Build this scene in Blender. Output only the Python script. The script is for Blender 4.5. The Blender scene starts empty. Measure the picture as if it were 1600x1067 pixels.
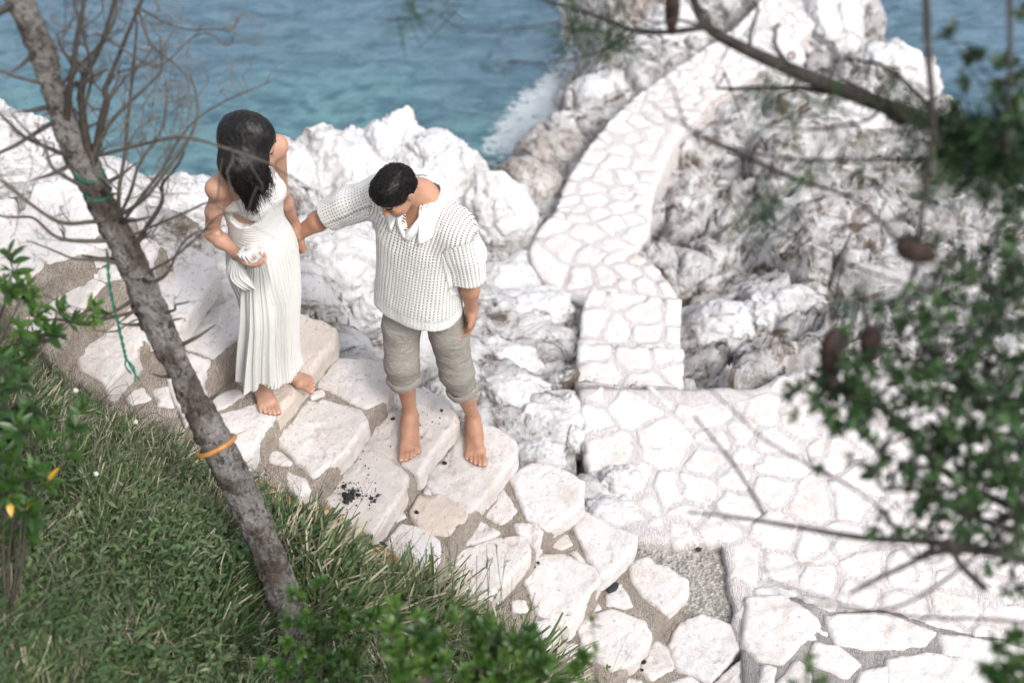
import bpy, math, random
import numpy as np
from mathutils import Vector, Matrix
from mathutils.geometry import delaunay_2d_cdt
random.seed(7); RNG = np.random.default_rng(7)
C = bpy.context.scene.collection

# ------------------------------------------------------------------ camera
CAMH, PITCH, FPX = 5.5, math.radians(46), 2222.0
sp, cp = math.sin(PITCH), math.cos(PITCH)
FWD = np.array([0, cp, -sp]); UPV = np.array([0, sp, cp]); RGT = np.array([1., 0, 0]); CAM = np.array([0, 0, CAMH])
cd = bpy.data.cameras.new('camera'); cam = bpy.data.objects.new('camera', cd); C.objects.link(cam)
cam.location = (0, 0, CAMH); cam.rotation_euler = (math.pi/2 - PITCH, 0, 0)
cd.lens = FPX*36/1600; cd.sensor_width = 36; cd.clip_end = 2000; cd.clip_start = 0.05
cd.dof.use_dof = True; cd.dof.focus_distance = 5.65; cd.dof.aperture_fstop = 1.6
bpy.context.scene.camera = cam

# ------------------------------------------------------------------ light
W = bpy.data.worlds.new("World"); bpy.context.scene.world = W; W.use_nodes = True
SUN_EL, SUN_AZ = math.radians(50), math.radians(143)     # azimuth clockwise from +Y
nt = W.node_tree; nt.nodes.clear()
sky = nt.nodes.new('ShaderNodeTexSky'); sky.sky_type = 'NISHITA'; sky.sun_disc = False
sky.sun_elevation = SUN_EL; sky.sun_rotation = SUN_AZ; sky.dust_density = 3.0; sky.ozone_density = 0.6
hs = nt.nodes.new('ShaderNodeHueSaturation'); hs.inputs['Saturation'].default_value = 0.40
bg = nt.nodes.new('ShaderNodeBackground'); bg.inputs[1].default_value = 0.15
wo = nt.nodes.new('ShaderNodeOutputWorld')
nt.links.new(sky.outputs[0], hs.inputs['Color']); nt.links.new(hs.outputs[0], bg.inputs[0]); nt.links.new(bg.outputs[0], wo.inputs[0])
sl = bpy.data.lights.new('sun', 'SUN'); sl.energy = 1.5; sl.angle = math.radians(14); sl.color = (1, .98, .955)
so = bpy.data.objects.new('sun', sl); C.objects.link(so)
sd = Vector((math.sin(SUN_AZ)*math.cos(SUN_EL), math.cos(SUN_AZ)*math.cos(SUN_EL), math.sin(SUN_EL)))
so.rotation_euler = sd.to_track_quat('Z', 'Y').to_euler(); so.location = (6, 9, 14)
S = bpy.context.scene
S.view_settings.view_transform = 'Standard'; S.view_settings.look = 'None'; S.view_settings.gamma = 1
S.view_settings.exposure = 0.9
S.render.engine = 'CYCLES'

# ------------------------------------------------------------------ picture point -> place in the world
def ray(u, v): return FWD + RGT*((u-800)/FPX) + UPV*((533.5-v)/FPX)
def P(u, v, z):
    r = ray(u, v); return CAM + r*((z-CAMH)/r[2])
def Py(u, v, y):
    r = ray(u, v); return CAM + r*(y/r[1])
def Pd(u, v, d): return CAM + ray(u, v)*d
def nrm(a): a = np.asarray(a, float); return a/(np.linalg.norm(a)+1e-12)
def A3(*a): return np.array(a, float)

# ------------------------------------------------------------------ noise
def _h(ix, iy, iz, s):
    n = (ix.astype(np.int64)*374761393 + iy.astype(np.int64)*668265263 + iz.astype(np.int64)*2147483647 + s*974711) & 0xffffffff
    n = ((n ^ (n >> 13))*1274126177) & 0xffffffff
    n = ((n ^ (n >> 16))*2246822519) & 0xffffffff
    n = n ^ (n >> 15)
    return (n & 0xffffff)/float(0xffffff)
def noise(p, s=0):
    f = np.floor(p); t = p-f; t = t*t*(3-2*t); i = f.astype(np.int64); r = 0
    for dx in (0, 1):
        wx = t[:, 0] if dx else 1-t[:, 0]
        for dy in (0, 1):
            wy = t[:, 1] if dy else 1-t[:, 1]
            for dz in (0, 1):
                wz = t[:, 2] if dz else 1-t[:, 2]
                r = r + wx*wy*wz*_h(i[:, 0]+dx, i[:, 1]+dy, i[:, 2]+dz, s)
    return r*2-1
def fbm(p, o=4, s=0, ridged=False):
    a = 1.; r = 0; tot = 0
    for k in range(o):
        n = noise(p*(2.03**k)+k*17.3, s+k)
        r = r + a*((1-np.abs(n)*2.2) if ridged else n); tot += a; a *= .5
    return r/tot
def worley(p, s=0, two_d=False):
    i = np.floor(p).astype(np.int64); F1 = np.full(len(p), 9.); F2 = F1.copy(); ID = np.zeros(len(p))
    for dx in (-1, 0, 1):
        for dy in (-1, 0, 1):
            for dz in ((0,) if two_d else (-1, 0, 1)):
                a, b, c = i[:, 0]+dx, i[:, 1]+dy, (i[:, 2]+dz)*(0 if two_d else 1)
                q = np.stack([a+_h(a, b, c, s), b+_h(a, b, c, s+1), (c+_h(a, b, c, s+2)) if not two_d else p[:, 2]], 1)
                d = np.linalg.norm(q-p, axis=1); m = d < F1
                F2 = np.where(m, F1, np.minimum(F2, d)); ID = np.where(m, _h(a, b, c, s+5), ID); F1 = np.where(m, d, F1)
    return F1, F2, ID
def sstep(a, b, x): t = np.clip((x-a)/(b-a), 0, 1); return t*t*(3-2*t)

# ------------------------------------------------------------------ objects
def tag(o, label=None, cat=None, group=None, kind=None):
    if label: o['label'] = label
    if cat: o['category'] = cat
    if group: o['group'] = group
    if kind: o['kind'] = kind
    return o
def empty(name, loc, label=None, cat=None, group=None):
    o = bpy.data.objects.new(name, None); C.objects.link(o); o.location = tuple(loc); o.empty_display_size = .1
    return tag(o, label, cat, group)
def mk(name, V, F, mat, parent=None, smooth=True, attrs=None, rel=None):
    """world-space vertices; parented meshes keep the parent's offset"""
    V = np.asarray(V, float)
    off = np.array(parent.matrix_basis.translation if parent is not None else (V.mean(0)*[1, 1, 0]+[0, 0, V[:, 2].min()] if rel is None else rel))
    if parent is not None and parent.parent is not None: off = off+np.array(parent.parent.matrix_basis.translation)
    me = bpy.data.meshes.new(name)
    me.from_pydata((V-off).tolist(), [], F.tolist() if isinstance(F, np.ndarray) else F)
    if attrs:
        for k, a in attrs.items():
            a = np.asarray(a, float)
            if a.ndim == 1:
                at = me.attributes.new(k, 'FLOAT', 'POINT'); at.data.foreach_set('value', a)
            else:
                at = me.attributes.new(k, 'FLOAT_VECTOR', 'POINT'); at.data.foreach_set('vector', a.ravel())
    if smooth: me.polygons.foreach_set('use_smooth', [True]*len(me.polygons))
    me.materials.append(mat); me.update()
    o = bpy.data.objects.new(name, me); C.objects.link(o)
    if parent is not None: o.parent = parent
    else: o.location = tuple(off)
    return o
class Acc:
    def __init__(s): s.V = []; s.F = []; s.n = 0; s.T = []
    def add(s, V, F, tone=0.):
        s.V.append(np.asarray(V, float)); s.F += [tuple(int(i)+s.n for i in f) for f in F]; s.n += len(V)
        s.T.append(np.broadcast_to(np.asarray(tone, float), (len(V),)).copy())
    def build(s, name, mat, parent=None, smooth=True, **k):
        return mk(name, np.concatenate(s.V), s.F, mat, parent, smooth, attrs={'tone': np.concatenate(s.T)}, **k)
def spline(pts, n):
    pts = np.asarray(pts, float); m = len(pts)
    if m == 2: return pts[0]+(pts[1]-pts[0])*np.linspace(0, 1, n)[:, None]
    t = np.linspace(0, m-1, n); i = np.minimum(t.astype(int), m-2); f = (t-i)[:, None]
    g = lambda k: pts[np.clip(k, 0, m-1)]
    p0, p1, p2, p3 = g(i-1), g(i), g(i+1), g(i+2)
    return .5*((2*p1)+(-p0+p2)*f+(2*p0-5*p1+4*p2-p3)*f**2+(-p0+3*p1-3*p2+p3)*f**3)
def tube(acc, pts, rad, sides=6, tone=0., cap=True):
    pts = np.asarray(pts, float); n = len(pts); rad = np.broadcast_to(rad, (n,)) if np.ndim(rad) < 1 else np.asarray(rad)
    t = np.gradient(pts, axis=0); t /= np.linalg.norm(t, axis=1)[:, None]+1e-9
    a = np.cross(t[0], [0, 0, 1.]);
    if np.linalg.norm(a) < .1: a = np.cross(t[0], [1., 0, 0])
    V = []; ang = np.arange(sides)*2*math.pi/sides
    for k in range(n):
        a = a-t[k]*np.dot(a, t[k]); a /= np.linalg.norm(a)+1e-9; b = np.cross(t[k], a)
        V.append(pts[k]+rad[k]*(np.cos(ang)[:, None]*a+np.sin(ang)[:, None]*b))
    V = np.concatenate(V); F = []
    for k in range(n-1):
        for j in range(sides):
            q = (j+1) % sides; F.append((k*sides+j, k*sides+q, (k+1)*sides+q, (k+1)*sides+j))
    if cap: F.append(tuple(range(sides-1, -1, -1))); F.append(tuple((n-1)*sides+j for j in range(sides)))
    acc.add(V, F, tone)

# ------------------------------------------------------------------ materials
def mat(name, col, rough=.8, spec=.3, build=None):
    m = bpy.data.materials.new(name); m.use_nodes = True; t = m.node_tree; b = t.nodes['Principled BSDF']
    b.inputs['Base Color'].default_value = (*col, 1); b.inputs['Roughness'].default_value = rough
    b.inputs['Specular IOR Level'].default_value = spec
    if build: build(t, b)
    return m
class N:
    """tiny node helper"""
    def __init__(s, t): s.t = t
    def node(s, ty, ins=None, **kw):
        n = s.t.nodes.new(ty)
        for k, v in kw.items(): setattr(n, k, v)
        for k, v in (ins or {}).items():
            i = n.inputs[k]
            if isinstance(v, bpy.types.NodeSocket): s.t.links.new(v, i)
            else: i.default_value = v
        return n
    def obj(s): return s.node('ShaderNodeNewGeometry').outputs['Position']
    def attr(s, a): return s.node('ShaderNodeAttribute', attribute_name=a)
    def map(s, v, scale): return s.node('ShaderNodeMapping', {'Vector': v, 'Scale': scale}).outputs[0]
    def noise(s, v, sc, det=4, rough=.55, dist=0.): return s.node('ShaderNodeTexNoise', {'Vector': v, 'Scale': sc, 'Detail': det, 'Roughness': rough, 'Distortion': dist}).outputs[0]
    def ramp(s, f, *st):
        n = s.node('ShaderNodeValToRGB', {'Fac': f}); e = n.color_ramp.elements
        while len(e) < len(st): e.new(.5)
        for k, (p, c) in enumerate(st):
            e[k].position = p; e[k].color = (*c, 1) if hasattr(c, '__len__') else (c, c, c, 1)
        return n.outputs[0]
    def mix(s, f, a, b, ty='MIX'):
        n = s.node('ShaderNodeMix', data_type='RGBA', blend_type=ty)
        for k, v in ((0, f), (6, a), (7, b)):
            if isinstance(v, bpy.types.NodeSocket): s.t.links.new(v, n.inputs[k])
            else: n.inputs[k].default_value = v if k == 0 else (*v, 1)
        return n.outputs[2]
    def math(s, op, a, b=0., c=0.):
        n = s.node('ShaderNodeMath', operation=op)
        for k, v in enumerate((a, b, c)):
            if isinstance(v, bpy.types.NodeSocket): s.t.links.new(v, n.inputs[k])
            else: n.inputs[k].default_value = v
        return n.outputs[0]
    def bump(s, h, dist, st=1., nor=None):
        n = s.node('ShaderNodeBump', {'Height': h, 'Distance': dist, 'Strength': st})
        if nor is not None: s.t.links.new(nor, n.inputs['Normal'])
        return n.outputs[0]
    def link(s, a, b): s.t.links.new(a, b)

def rock_b(light, mid, stain, stain_lo=.56, bumpd=.02, mott=3.0):
    def f(t, b):
        n = N(t); o = n.obj()
        a = n.noise(o, mott, 6, .62, .4); c = n.noise(o, 14, 5, .7); d = n.noise(o, 5.5, 8, .72, 1.2)
        col = n.mix(n.ramp(a, (.42, 0.), (.66, 1.)), light, mid)
        col = n.mix(n.ramp(d, (stain_lo, 0.), (stain_lo+.12, 1.)), col, stain)
        col = n.mix(n.ramp(c, (.62, 0.), (.72, .55)), col, (stain[0]*.5, stain[1]*.5, stain[2]*.5))
        n.link(col, b.inputs['Base Color'])
        h1 = n.noise(o, 9, 9, .68, .5); v = n.node('ShaderNodeTexVoronoi', {'Vector': o, 'Scale': 26.}).outputs[0]
        h = n.math('ADD', h1, n.math('MULTIPLY', v, .16)); n.link(n.bump(h, bumpd), b.inputs['Normal'])
    return f
M = {}
M['rock'] = mat('white_limestone', (.7, .69, .67), .9, .2, rock_b((.62, .61, .61), (.53, .515, .505), (.21, .18, .155), .56, .035))
M['rough'] = mat('pitted_limestone', (.6, .6, .6), .92, .2, rock_b((.60, .59, .585), (.38, .355, .34), (.12, .092, .07), .49, .06, 5.))
M['brownrock'] = mat('brown_stained_limestone', (.4, .36, .33), .92, .2, rock_b((.50, .47, .45), (.31, .28, .25), (.19, .155, .125), .50, .045, 4.))
def slab_b(t, b):
    n = N(t); o = n.obj(); tn = n.attr('tone').outputs['Fac']
    base = n.ramp(tn, (0., (.66, .635, .625)), (.55, (.64, .60, .575)), (1., (.60, .515, .445)))
    a = n.noise(o, 7, 6, .65, .6); col = n.mix(n.ramp(a, (.50, 0.), (.74, .8)), base, (.52, .44, .375))
    c = n.noise(o, 60, 3, .6); col = n.mix(n.ramp(c, (.60, 0.), (.70, .75)), col, (.36, .29, .235)); col = n.mix(n.ramp(n.noise(o, 2.2, 5, .6), (.5, 0.), (.7, .55)), col, (.56, .50, .46))
    n.link(col, b.inputs['Base Color'])
    h = n.math('ADD', n.noise(o, 22, 8, .7, .4), n.math('MULTIPLY', n.noise(o, 120, 3, .6), .3))
    n.link(n.bump(h, .012), b.inputs['Normal'])
M['slab'] = mat('cream_stone_slab', (.7, .68, .65), .88, .2, slab_b)
def mortar_b(c1, c2, c3):
    def f(t, b):
        n = N(t); o = n.obj(); a = n.noise(o, 9, 5, .6)
        w = n.node('ShaderNodeTexWave', {'Vector': n.map(o, (1, 1, 1)), 'Scale': 34., 'Distortion': 9., 'Detail': 3., 'Detail Scale': 1.6}).outputs[1]
        col = n.mix(n.ramp(a, (.35, 0.), (.65, 1.)), c1, c2); col = n.mix(n.ramp(n.noise(o, 90, 3, .7), (.5, 0.), (.68, .8)), col, c3)
        n.link(col, b.inputs['Base Color'])
        h = n.math('ADD', n.math('MULTIPLY', w, .35), n.noise(o, 45, 6, .75)); n.link(n.bump(h, .014), b.inputs['Normal'])
    return f
M['mortar'] = mat('brushed_mortar', (.4, .36, .32), .95, .1, mortar_b((.47, .41, .355), (.36, .31, .26), (.20, .165, .135)))
M['pathmortar'] = mat('pale_pink_mortar', (.6, .54, .5), .95, .1, mortar_b((.77, .72, .70), (.71, .655, .635), (.60, .54, .515)))
M['greymortar'] = mat('grey_mortar', (.33, .32, .31), .95, .1, mortar_b((.46, .435, .41), (.34, .32, .305), (.19, .18, .165)))
def conc_b(t, b):
    n = N(t); o = n.obj(); v = n.node('ShaderNodeTexVoronoi', {'Vector': o, 'Scale': 75., 'Randomness': 1.})
    col = n.mix(n.ramp(v.outputs['Color'], (.2, 0.), (.8, 1.)), (.24, .22, .195), (.48, .455, .42))
    col = n.mix(n.ramp(n.noise(o, 130, 3, .7), (.52, 0.), (.66, .8)), col, (.15, .135, .12)); n.link(col, b.inputs['Base Color'])
    n.link(n.bump(v.outputs[0], .01, 1.), b.inputs['Normal'])
M['pebblecrete'] = mat('pebble_concrete', (.4, .38, .35), .95, .1, conc_b)
def soil_b(t, b):
    n = N(t); o = n.obj(); col = n.mix(n.ramp(n.noise(o, 12, 6, .7), (.4, 0.), (.62, 1.)), (.10, .075, .05), (.22, .17, .12))
    n.link(col, b.inputs['Base Color']); n.link(n.bump(n.noise(o, 30, 8, .75), .03), b.inputs['Normal'])
M['soil'] = mat('brown_soil', (.15, .11, .08), .95, .1, soil_b)
def tone_mat(name, stops, rough=.6, spec=.35, sub=0., trans=0., nz=0.):
    def f(t, b):
        n = N(t); col = n.ramp(n.attr('tone').outputs['Fac'], *stops)
        if nz: col = n.mix(n.ramp(n.noise(n.obj(), nz, 4, .6), (.35, 0.), (.7, .5)), col, tuple(x*.5 for x in stops[0][1]))
        n.link(col, b.inputs['Base Color'])
        if trans:
            tr = n.node('ShaderNodeBsdfTranslucent', {'Color': col}); mx = n.node('ShaderNodeMixShader', {0: trans, 1: b.outputs[0], 2: tr.outputs[0]})
            n.link(mx.outputs[0], t.nodes['Material Output'].inputs[0])
    return mat(name, stops[0][1], rough, spec, f)
M['grass'] = tone_mat('grass_blades', [(0., (.034, .070, .022)), (.4, (.098, .150, .055)), (.62, (.20, .235, .125)), (.8, (.33, .32, .21)), (1., (.50, .45, .34))], .55, .3, trans=.3)
M['weed'] = tone_mat('ground_cover_leaves', [(0., (.018, .042, .014)), (.45, (.060, .105, .036)), (.8, (.13, .18, .08)), (1., (.22, .26, .16))], .5, .4, trans=.25)
M['leaf'] = tone_mat('shrub_leaves', [(0., (.016, .044, .011)), (.5, (.038, .09, .016)), (.9, (.09, .17, .03)), (.95, (.55, .33, .03)), (1., (.62, .36, .03))], .38, .5, trans=.3)
M['darkleaf'] = tone_mat('dark_leaves', [(0., (.010, .022, .010)), (.5, (.022, .046, .018)), (1., (.055, .115, .032))], .45, .45, trans=.25)
M['litter'] = tone_mat('dry_leaves', [(0., (.22, .10, .045)), (.5, (.42, .25, .13)), (1., (.62, .47, .32))], .8, .2)
M['twig'] = tone_mat('dead_twig', [(0., (.045, .036, .03)), (.5, (.11, .094, .08)), (1., (.26, .235, .21))], .85, .2, nz=40.)
def bark_b(c1, c2, c3):
    def f(t, b):
        n = N(t); o = n.obj(); a = n.noise(n.map(o, (1, 1, .55)), 9, 6, .6, 1.0); v = n.node('ShaderNodeTexVoronoi', {'Vector': n.map(o, (1, 1, .6)), 'Scale': 55.}).outputs[0]
        col = n.mix(n.ramp(a, (.46, 0.), (.62, 1.)), c1, c2); col = n.mix(n.ramp(n.noise(o, 38, 6, .75, 1.5), (.50, 0.), (.60, .9)), col, c3)
        n.link(col, b.inputs['Base Color'])
        h = n.math('ADD', n.noise(o, 42, 8, .75, 1.5), n.math('MULTIPLY', v, .5)); n.link(n.bump(h, .02), b.inputs['Normal'])
    return f
M['bark'] = mat('grey_pine_bark', (.25, .22, .2), .92, .15, bark_b((.27, .25, .235), (.10, .082, .068), (.035, .027, .022)))
M['darkbark'] = mat('dark_branch_bark', (.07, .06, .05), .9, .2, bark_b((.085, .07, .06), (.05, .04, .033), (.12, .105, .09)))
M['char'] = mat('black_charcoal', (.012, .012, .014), .5, .5, lambda t, b: N(t).link(N(t).bump(N(t).noise(N(t).obj(), 80, 5), .01), b.inputs['Normal']))
def skin_b(c1, c2):
    def f(t, b):
        n = N(t); o = n.obj(); n.link(n.mix(n.ramp(n.noise(o, 14, 4, .6), (.35, 0.), (.7, 1.)), c1, c2), b.inputs['Base Color'])
        b.inputs['Subsurface Weight'].default_value = .12; b.inputs['Subsurface Radius'].default_value = (.012, .004, .002)
        b.inputs['Subsurface Scale'].default_value = .6
        n.link(n.bump(n.noise(o, 260, 3), .0012), b.inputs['Normal'])
    return f
M['skinm'] = mat('tan_skin', (.42, .22, .14), .5, .4, skin_b((.44, .24, .155), (.35, .175, .11)))
M['skinw'] = mat('light_skin', (.5, .28, .19), .5, .4, skin_b((.47, .27, .19), (.38, .20, .135)))
def hair_b(t, b):
    n = N(t); o = n.obj(); n.link(n.ramp(n.attr('tone').outputs['Fac'], (0., (.003, .0026, .0026)), (1., (.012, .009, .008))), b.inputs['Base Color'])
M['hair'] = mat('black_hair', (.008, .007, .007), .5, .3, hair_b)
M['lip'] = mat('lips', (.42, .16, .13), .45, .4)
M['nail'] = mat('toenails', (.62, .36, .30), .3, .5)
M['black'] = mat('black_cord', (.01, .01, .012), .4, .4)
M['orange'] = mat('orange_hose', (.55, .27, .07), .45, .4, lambda t, b: N(t).link(N(t).mix(N(t).ramp(N(t).noise(N(t).obj(), 30, 4), (.4, 0.), (.7, 1.)), (.42, .20, .055), (.26, .115, .035)), b.inputs['Base Color']))
M['green'] = mat('green_twine', (.005, .12, .07), .6, .3, lambda t, b: N(t).link(N(t).bump(N(t).noise(N(t).obj(), 300, 3), .003), b.inputs['Normal']))
M['cone'] = mat('brown_cone_scales', (.1, .06, .04), .7, .3, lambda t, b: N(t).link(N(t).ramp(N(t).noise(N(t).obj(), 60, 4), (.4, (.014, .010, .009)), (.65, (.055, .028, .019))), b.inputs['Base Color']))
M['cloth_white'] = None
def knit_b(t, b):
    n = N(t); at = n.attr('knit'); s = n.node('ShaderNodeSeparateXYZ', {0: at.outputs['Vector']}); hol = n.attr('hole').outputs['Fac']
    SX, SY = .0150, .0142
    fx = n.math('SUBTRACT', n.math('FRACT', n.math('DIVIDE', s.outputs[0], SX)), .5)
    fy = n.math('SUBTRACT', n.math('FRACT', n.math('DIVIDE', s.outputs[1], SY)), .5)
    d = n.math('SQRT', n.math('ADD', n.math('MULTIPLY', fx, fx), n.math('MULTIPLY', fy, fy)))
    m = n.math('LESS_THAN', d, hol)
    rib = n.math('ABSOLUTE', fx); knot = n.math('SINE', n.math('MULTIPLY', s.outputs[1], 6.2832/SY*2))
    fine = n.math('SINE', n.math('MULTIPLY', s.outputs[0], 6.2832/.0055))
    h = n.math('ADD', n.math('MULTIPLY', rib, 1.2), n.math('ADD', n.math('MULTIPLY', knot, .14), n.math('MULTIPLY', fine, .16)))
    h = n.math('ADD', h, n.math('MULTIPLY', n.noise(n.obj(), 300, 2), .3))
    n.link(n.bump(h, .004, .9), b.inputs['Normal'])
    n.link(n.mix(n.noise(n.obj(), 20, 3), (.86, .845, .81), (.81, .79, .745)), b.inputs['Base Color'])
    tr = n.node('ShaderNodeBsdfTransparent'); mx = n.node('ShaderNodeMixShader', {0: m, 1: b.outputs[0], 2: tr.outputs[0]})
    n.link(mx.outputs[0], t.nodes['Material Output'].inputs[0])
M['knit'] = mat('cream_open_knit', (.7, .68, .63), .95, .1, knit_b)
M['collar'] = mat('cream_ribbed_knit', (.82, .81, .78), .95, .1, lambda t, b: N(t).link(N(t).bump(N(t).noise(N(t).map(N(t).obj(), (1, 1, .3)), 260, 3), .003), b.inputs['Normal']))
def linen_b(t, b):
    n = N(t); o = n.obj(); a = n.noise(n.map(o, (1, 1, .12)), 420, 2); c = n.noise(n.map(o, (.12, .12, 1)), 420, 2); w = n.math('ADD', a, c)
    col = n.mix(n.ramp(n.math('MULTIPLY', w, .5), (.38, 0.), (.62, 1.)), (.24, .222, .192), (.35, .327, .29)); n.link(col, b.inputs['Base Color'])
    h = n.math('ADD', n.math('MULTIPLY', w, .1), n.noise(n.map(o, (1, 1, 3.2)), 13, 4, .55, 1.2)); n.link(n.bump(h, .012, .8), b.inputs['Normal'])
M['linen'] = mat('grey_beige_linen', (.32, .3, .26), .9, .15, linen_b)
def dress_b(t, b):
    n = N(t); pl = n.attr('pleat').outputs['Fac']; f = n.math('ABSOLUTE', n.math('SUBTRACT', n.math('FRACT', pl), .5))
    n.link(n.bump(f, .0045, .8), b.inputs['Normal'])
    n.link(n.mix(n.noise(n.obj(), 9, 3), (.70, .69, .67), (.66, .64, .605)), b.inputs['Base Color'])
    tr = n.node('ShaderNodeBsdfTranslucent', {'Color': (.7, .66, .58, 1)}); mx = n.node('ShaderNodeMixShader', {0: .08, 1: b.outputs[0], 2: tr.outputs[0]})
    n.link(mx.outputs[0], t.nodes['Material Output'].inputs[0])
M['dress'] = mat('white_pleated_fabric', (.74, .73, .7), .75, .2, dress_b)
def water_b(t, b):
    n = N(t); o = n.obj(); s = n.node('ShaderNodeSeparateXYZ', {0: o})
    # shallow sea over pale rock is turquoise, deeper water blue
    dep = n.math('ADD', n.math('MULTIPLY', n.attr('depth').outputs['Fac'], 1.), n.math('MULTIPLY', n.math('SUBTRACT', n.noise(o, .55, 4, .6, .6), .5), .55))
    col = n.ramp(dep, (.05, (.140, .285, .315)), (.32, (.132, .252, .302)), (.62, (.124, .215, .282)), (1., (.130, .212, .292)))
    wv = n.noise(n.map(o, (1, 2.1, 1)), 2.6, 5, .62, .9)
    col = n.mix(n.ramp(wv, (.36, 1.), (.56, 0.)), col, (.065, .140, .190)); col = n.mix(n.ramp(wv, (.56, 0.), (.72, .5)), col, (.16, .27, .31))  # dark troughs and pale crests painted into the colour, standing in for uneven reflection
    fm = n.attr('foam').outputs['Fac']; nz = n.noise(n.map(o, (1, 1.5, 1)), 5.5, 8, .72, 1.6); nz2 = n.noise(o, 22, 5, .7, .8)
    f = n.math('MULTIPLY', n.math('ADD', n.math('MULTIPLY', nz, .75), n.math('MULTIPLY', nz2, .35)), n.math('ADD', fm, .42))
    fo = n.ramp(f, (.62, 0.), (.68, 1.))
    n.link(n.mix(fo, col, (.62, .68, .71)), b.inputs['Base Color'])
    n.link(n.ramp(fo, (0., .12), (1., .8)), b.inputs['Roughness'])
    h = n.math('ADD', n.math('MULTIPLY', n.noise(n.map(o, (1, 1.9, 1)), 3.4, 5, .55, .6), 1.), n.math('MULTIPLY', n.noise(n.map(o, (1, 2.2, 1)), 15, 6, .65, .4), .42))
    n.link(n.bump(h, .20, .85), b.inputs['Normal']); b.inputs['IOR'].default_value = 1.33
M['water'] = mat('sea_water', (.06, .16, .2), .12, .5, water_b)

# ================================================================== THE SETTING
WATER = -2.2
# --- sea
def build_sea():
    xs = np.concatenate([np.linspace(-300, -9, 20), np.linspace(-8.9, 12, 300), np.linspace(12.5, 300, 20)])
    ys = np.concatenate([np.linspace(-60, 5.5, 8), np.linspace(5.6, 22, 260), np.linspace(22.5, 600, 30)])
    X, Y = np.meshgrid(xs, ys, indexing='ij'); p = np.stack([X.ravel(), Y.ravel(), np.zeros(X.size)], 1)
    z = .05*fbm(p*[.8, 1.3, 1]+3, 3, 5)+.022*fbm(p*[3, 5, 1], 3, 9); near = sstep(60, 25, np.hypot(p[:, 0], p[:, 1]))
    V = p.copy(); V[:, 2] = WATER+z*near
    n1, n2 = X.shape; I = np.arange(n1*n2).reshape(n1, n2)
    F = np.stack([I[:-1, :-1].ravel(), I[1:, :-1].ravel(), I[1:, 1:].ravel(), I[:-1, 1:].ravel()], 1)
    def blob(u, v, r): q = P(u, v, WATER); return np.exp(-((p[:, 0]-q[0])**2+(p[:, 1]-q[1])**2)/r**2)
    foam = .68*blob(925, 110, .5)+.64*blob(880, 165, .5)+.66*blob(830, 190, .45)+.5*blob(790, 230, .35)+.35*blob(900, 60, .6)+.30*blob(420, 130, .35)+.25*blob(345, 100, .3)+.3*blob(1500, 250, .8)+.5*blob(1590, 250, .5)+.35*blob(760, 260, .3)
    foam += .12*blob(1450, 60, 1.6)
    sh = 0
    for u, v, r in ((300, 260, 1.5), (480, 190, 1.3), (150, 250, 1.3), (560, 170, 1.0), (760, 250, 1.1), (60, 200, 1.2)): sh = np.maximum(sh, blob(u, v, r))
    depth = np.clip(1-sh*.95, 0, 1)
    tag(mk('sea', V, F, M['water'], attrs={'foam': np.clip(foam, 0, 1), 'depth': depth}), kind='structure')
build_sea()

# --- the natural rock: control points (picture u, v, height)
CP = [(800,680,.0),(870,670,-.02),(900,600,-.22),(760,600,-.10),(850,540,-.36),(760,500,-.34),(860,460,-.5),(910,440,-.6),(820,420,-.6),
 (680,560,.12),(600,520,.25),(540,520,.45),(460,450,.62),(400,420,.72),(330,380,.88),(250,330,1.0),(180,300,1.08),(100,260,1.12),(0,230,1.2),(-120,230,1.2),
 (620,400,-.1),(560,330,.0),(480,300,.25),(700,400,-.4),(800,380,-.6),(870,360,-.75),(700,300,-.7),
 (300,330,.75),(230,300,.9),(920,280,-1.05),(900,220,-1.3),(960,150,-1.3),(1010,90,-1.35),
 (1070,230,-1.05),(1080,300,-.95),(1060,370,-.85),(1080,450,-.72),(1100,560,-.42),(1200,510,-.5),(1300,450,-.55),(1400,450,-.5),(1500,500,-.25),(1650,540,.0),
 (1200,590,-.25),(1300,540,-.25),(1350,350,-.8),(1250,300,-.95),(1400,250,-1.0),(1180,180,-1.05),(1250,220,-.95),(1300,120,-1.15),(1260,60,-1.2),(1200,0,-1.2),(1330,170,-1.0),(1130,40,-1.3),
 (1400,170,-1.05),(1550,350,-.9),(1650,400,-.75),(1480,330,-.9),(1100,0,-1.3),(1240,-60,-1.3)]
EDGE = [(-150,215,1.1),(0,205,1.1),(80,238,1.05),(160,280,.95),(240,296,.9),(330,290,.6),(430,262,.4),(520,240,-.1),(640,240,-.6),(735,270,-.9),(790,260,-1.0),(850,235,-1.2),(900,165,-1.3),(950,110,-1.4),(965,40,-1.4),
 (1020,-90,-1.4),(1300,-90,-1.3),(1350,40,-1.35),(1440,125,-1.3),(1475,190,-1.2),(1560,280,-1.15),(1680,330,-1.1)]
cps = [P(*c) for c in CP]
for k, e in enumerate(EDGE):
    q = P(*e); cps.append(q); out = A3(0, 1, 0) if e[0] < 850 else (A3(-.9, .45, 0) if e[0] < 1000 else (A3(0, 1, 0) if e[0] < 1310 else A3(.8, .6, 0)))
    for d, zz in ((.35, -2.1), (.8, -2.9), (1.6, -3.4)): w = q+out*d; w[2] = zz; cps.append(w)
for x, y, z in ((-6, 12, -3.4), (-3, 12, -3.4), (0, 13, -3.4), (9, 16, -3.5), (9, 9, -3), (2, 19, -3.5), (5, 19, -3.5), (-7, 8, -3.0), (6, 5, .4), (3, 3, .0), (4, 4, .2), (-5, 4, 1.4), (-4, 6, 1.2), (0, 3, -.3), (1, 3.5, -.3)): cps.append(A3(x, y, z))
cps = np.array(cps)
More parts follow.
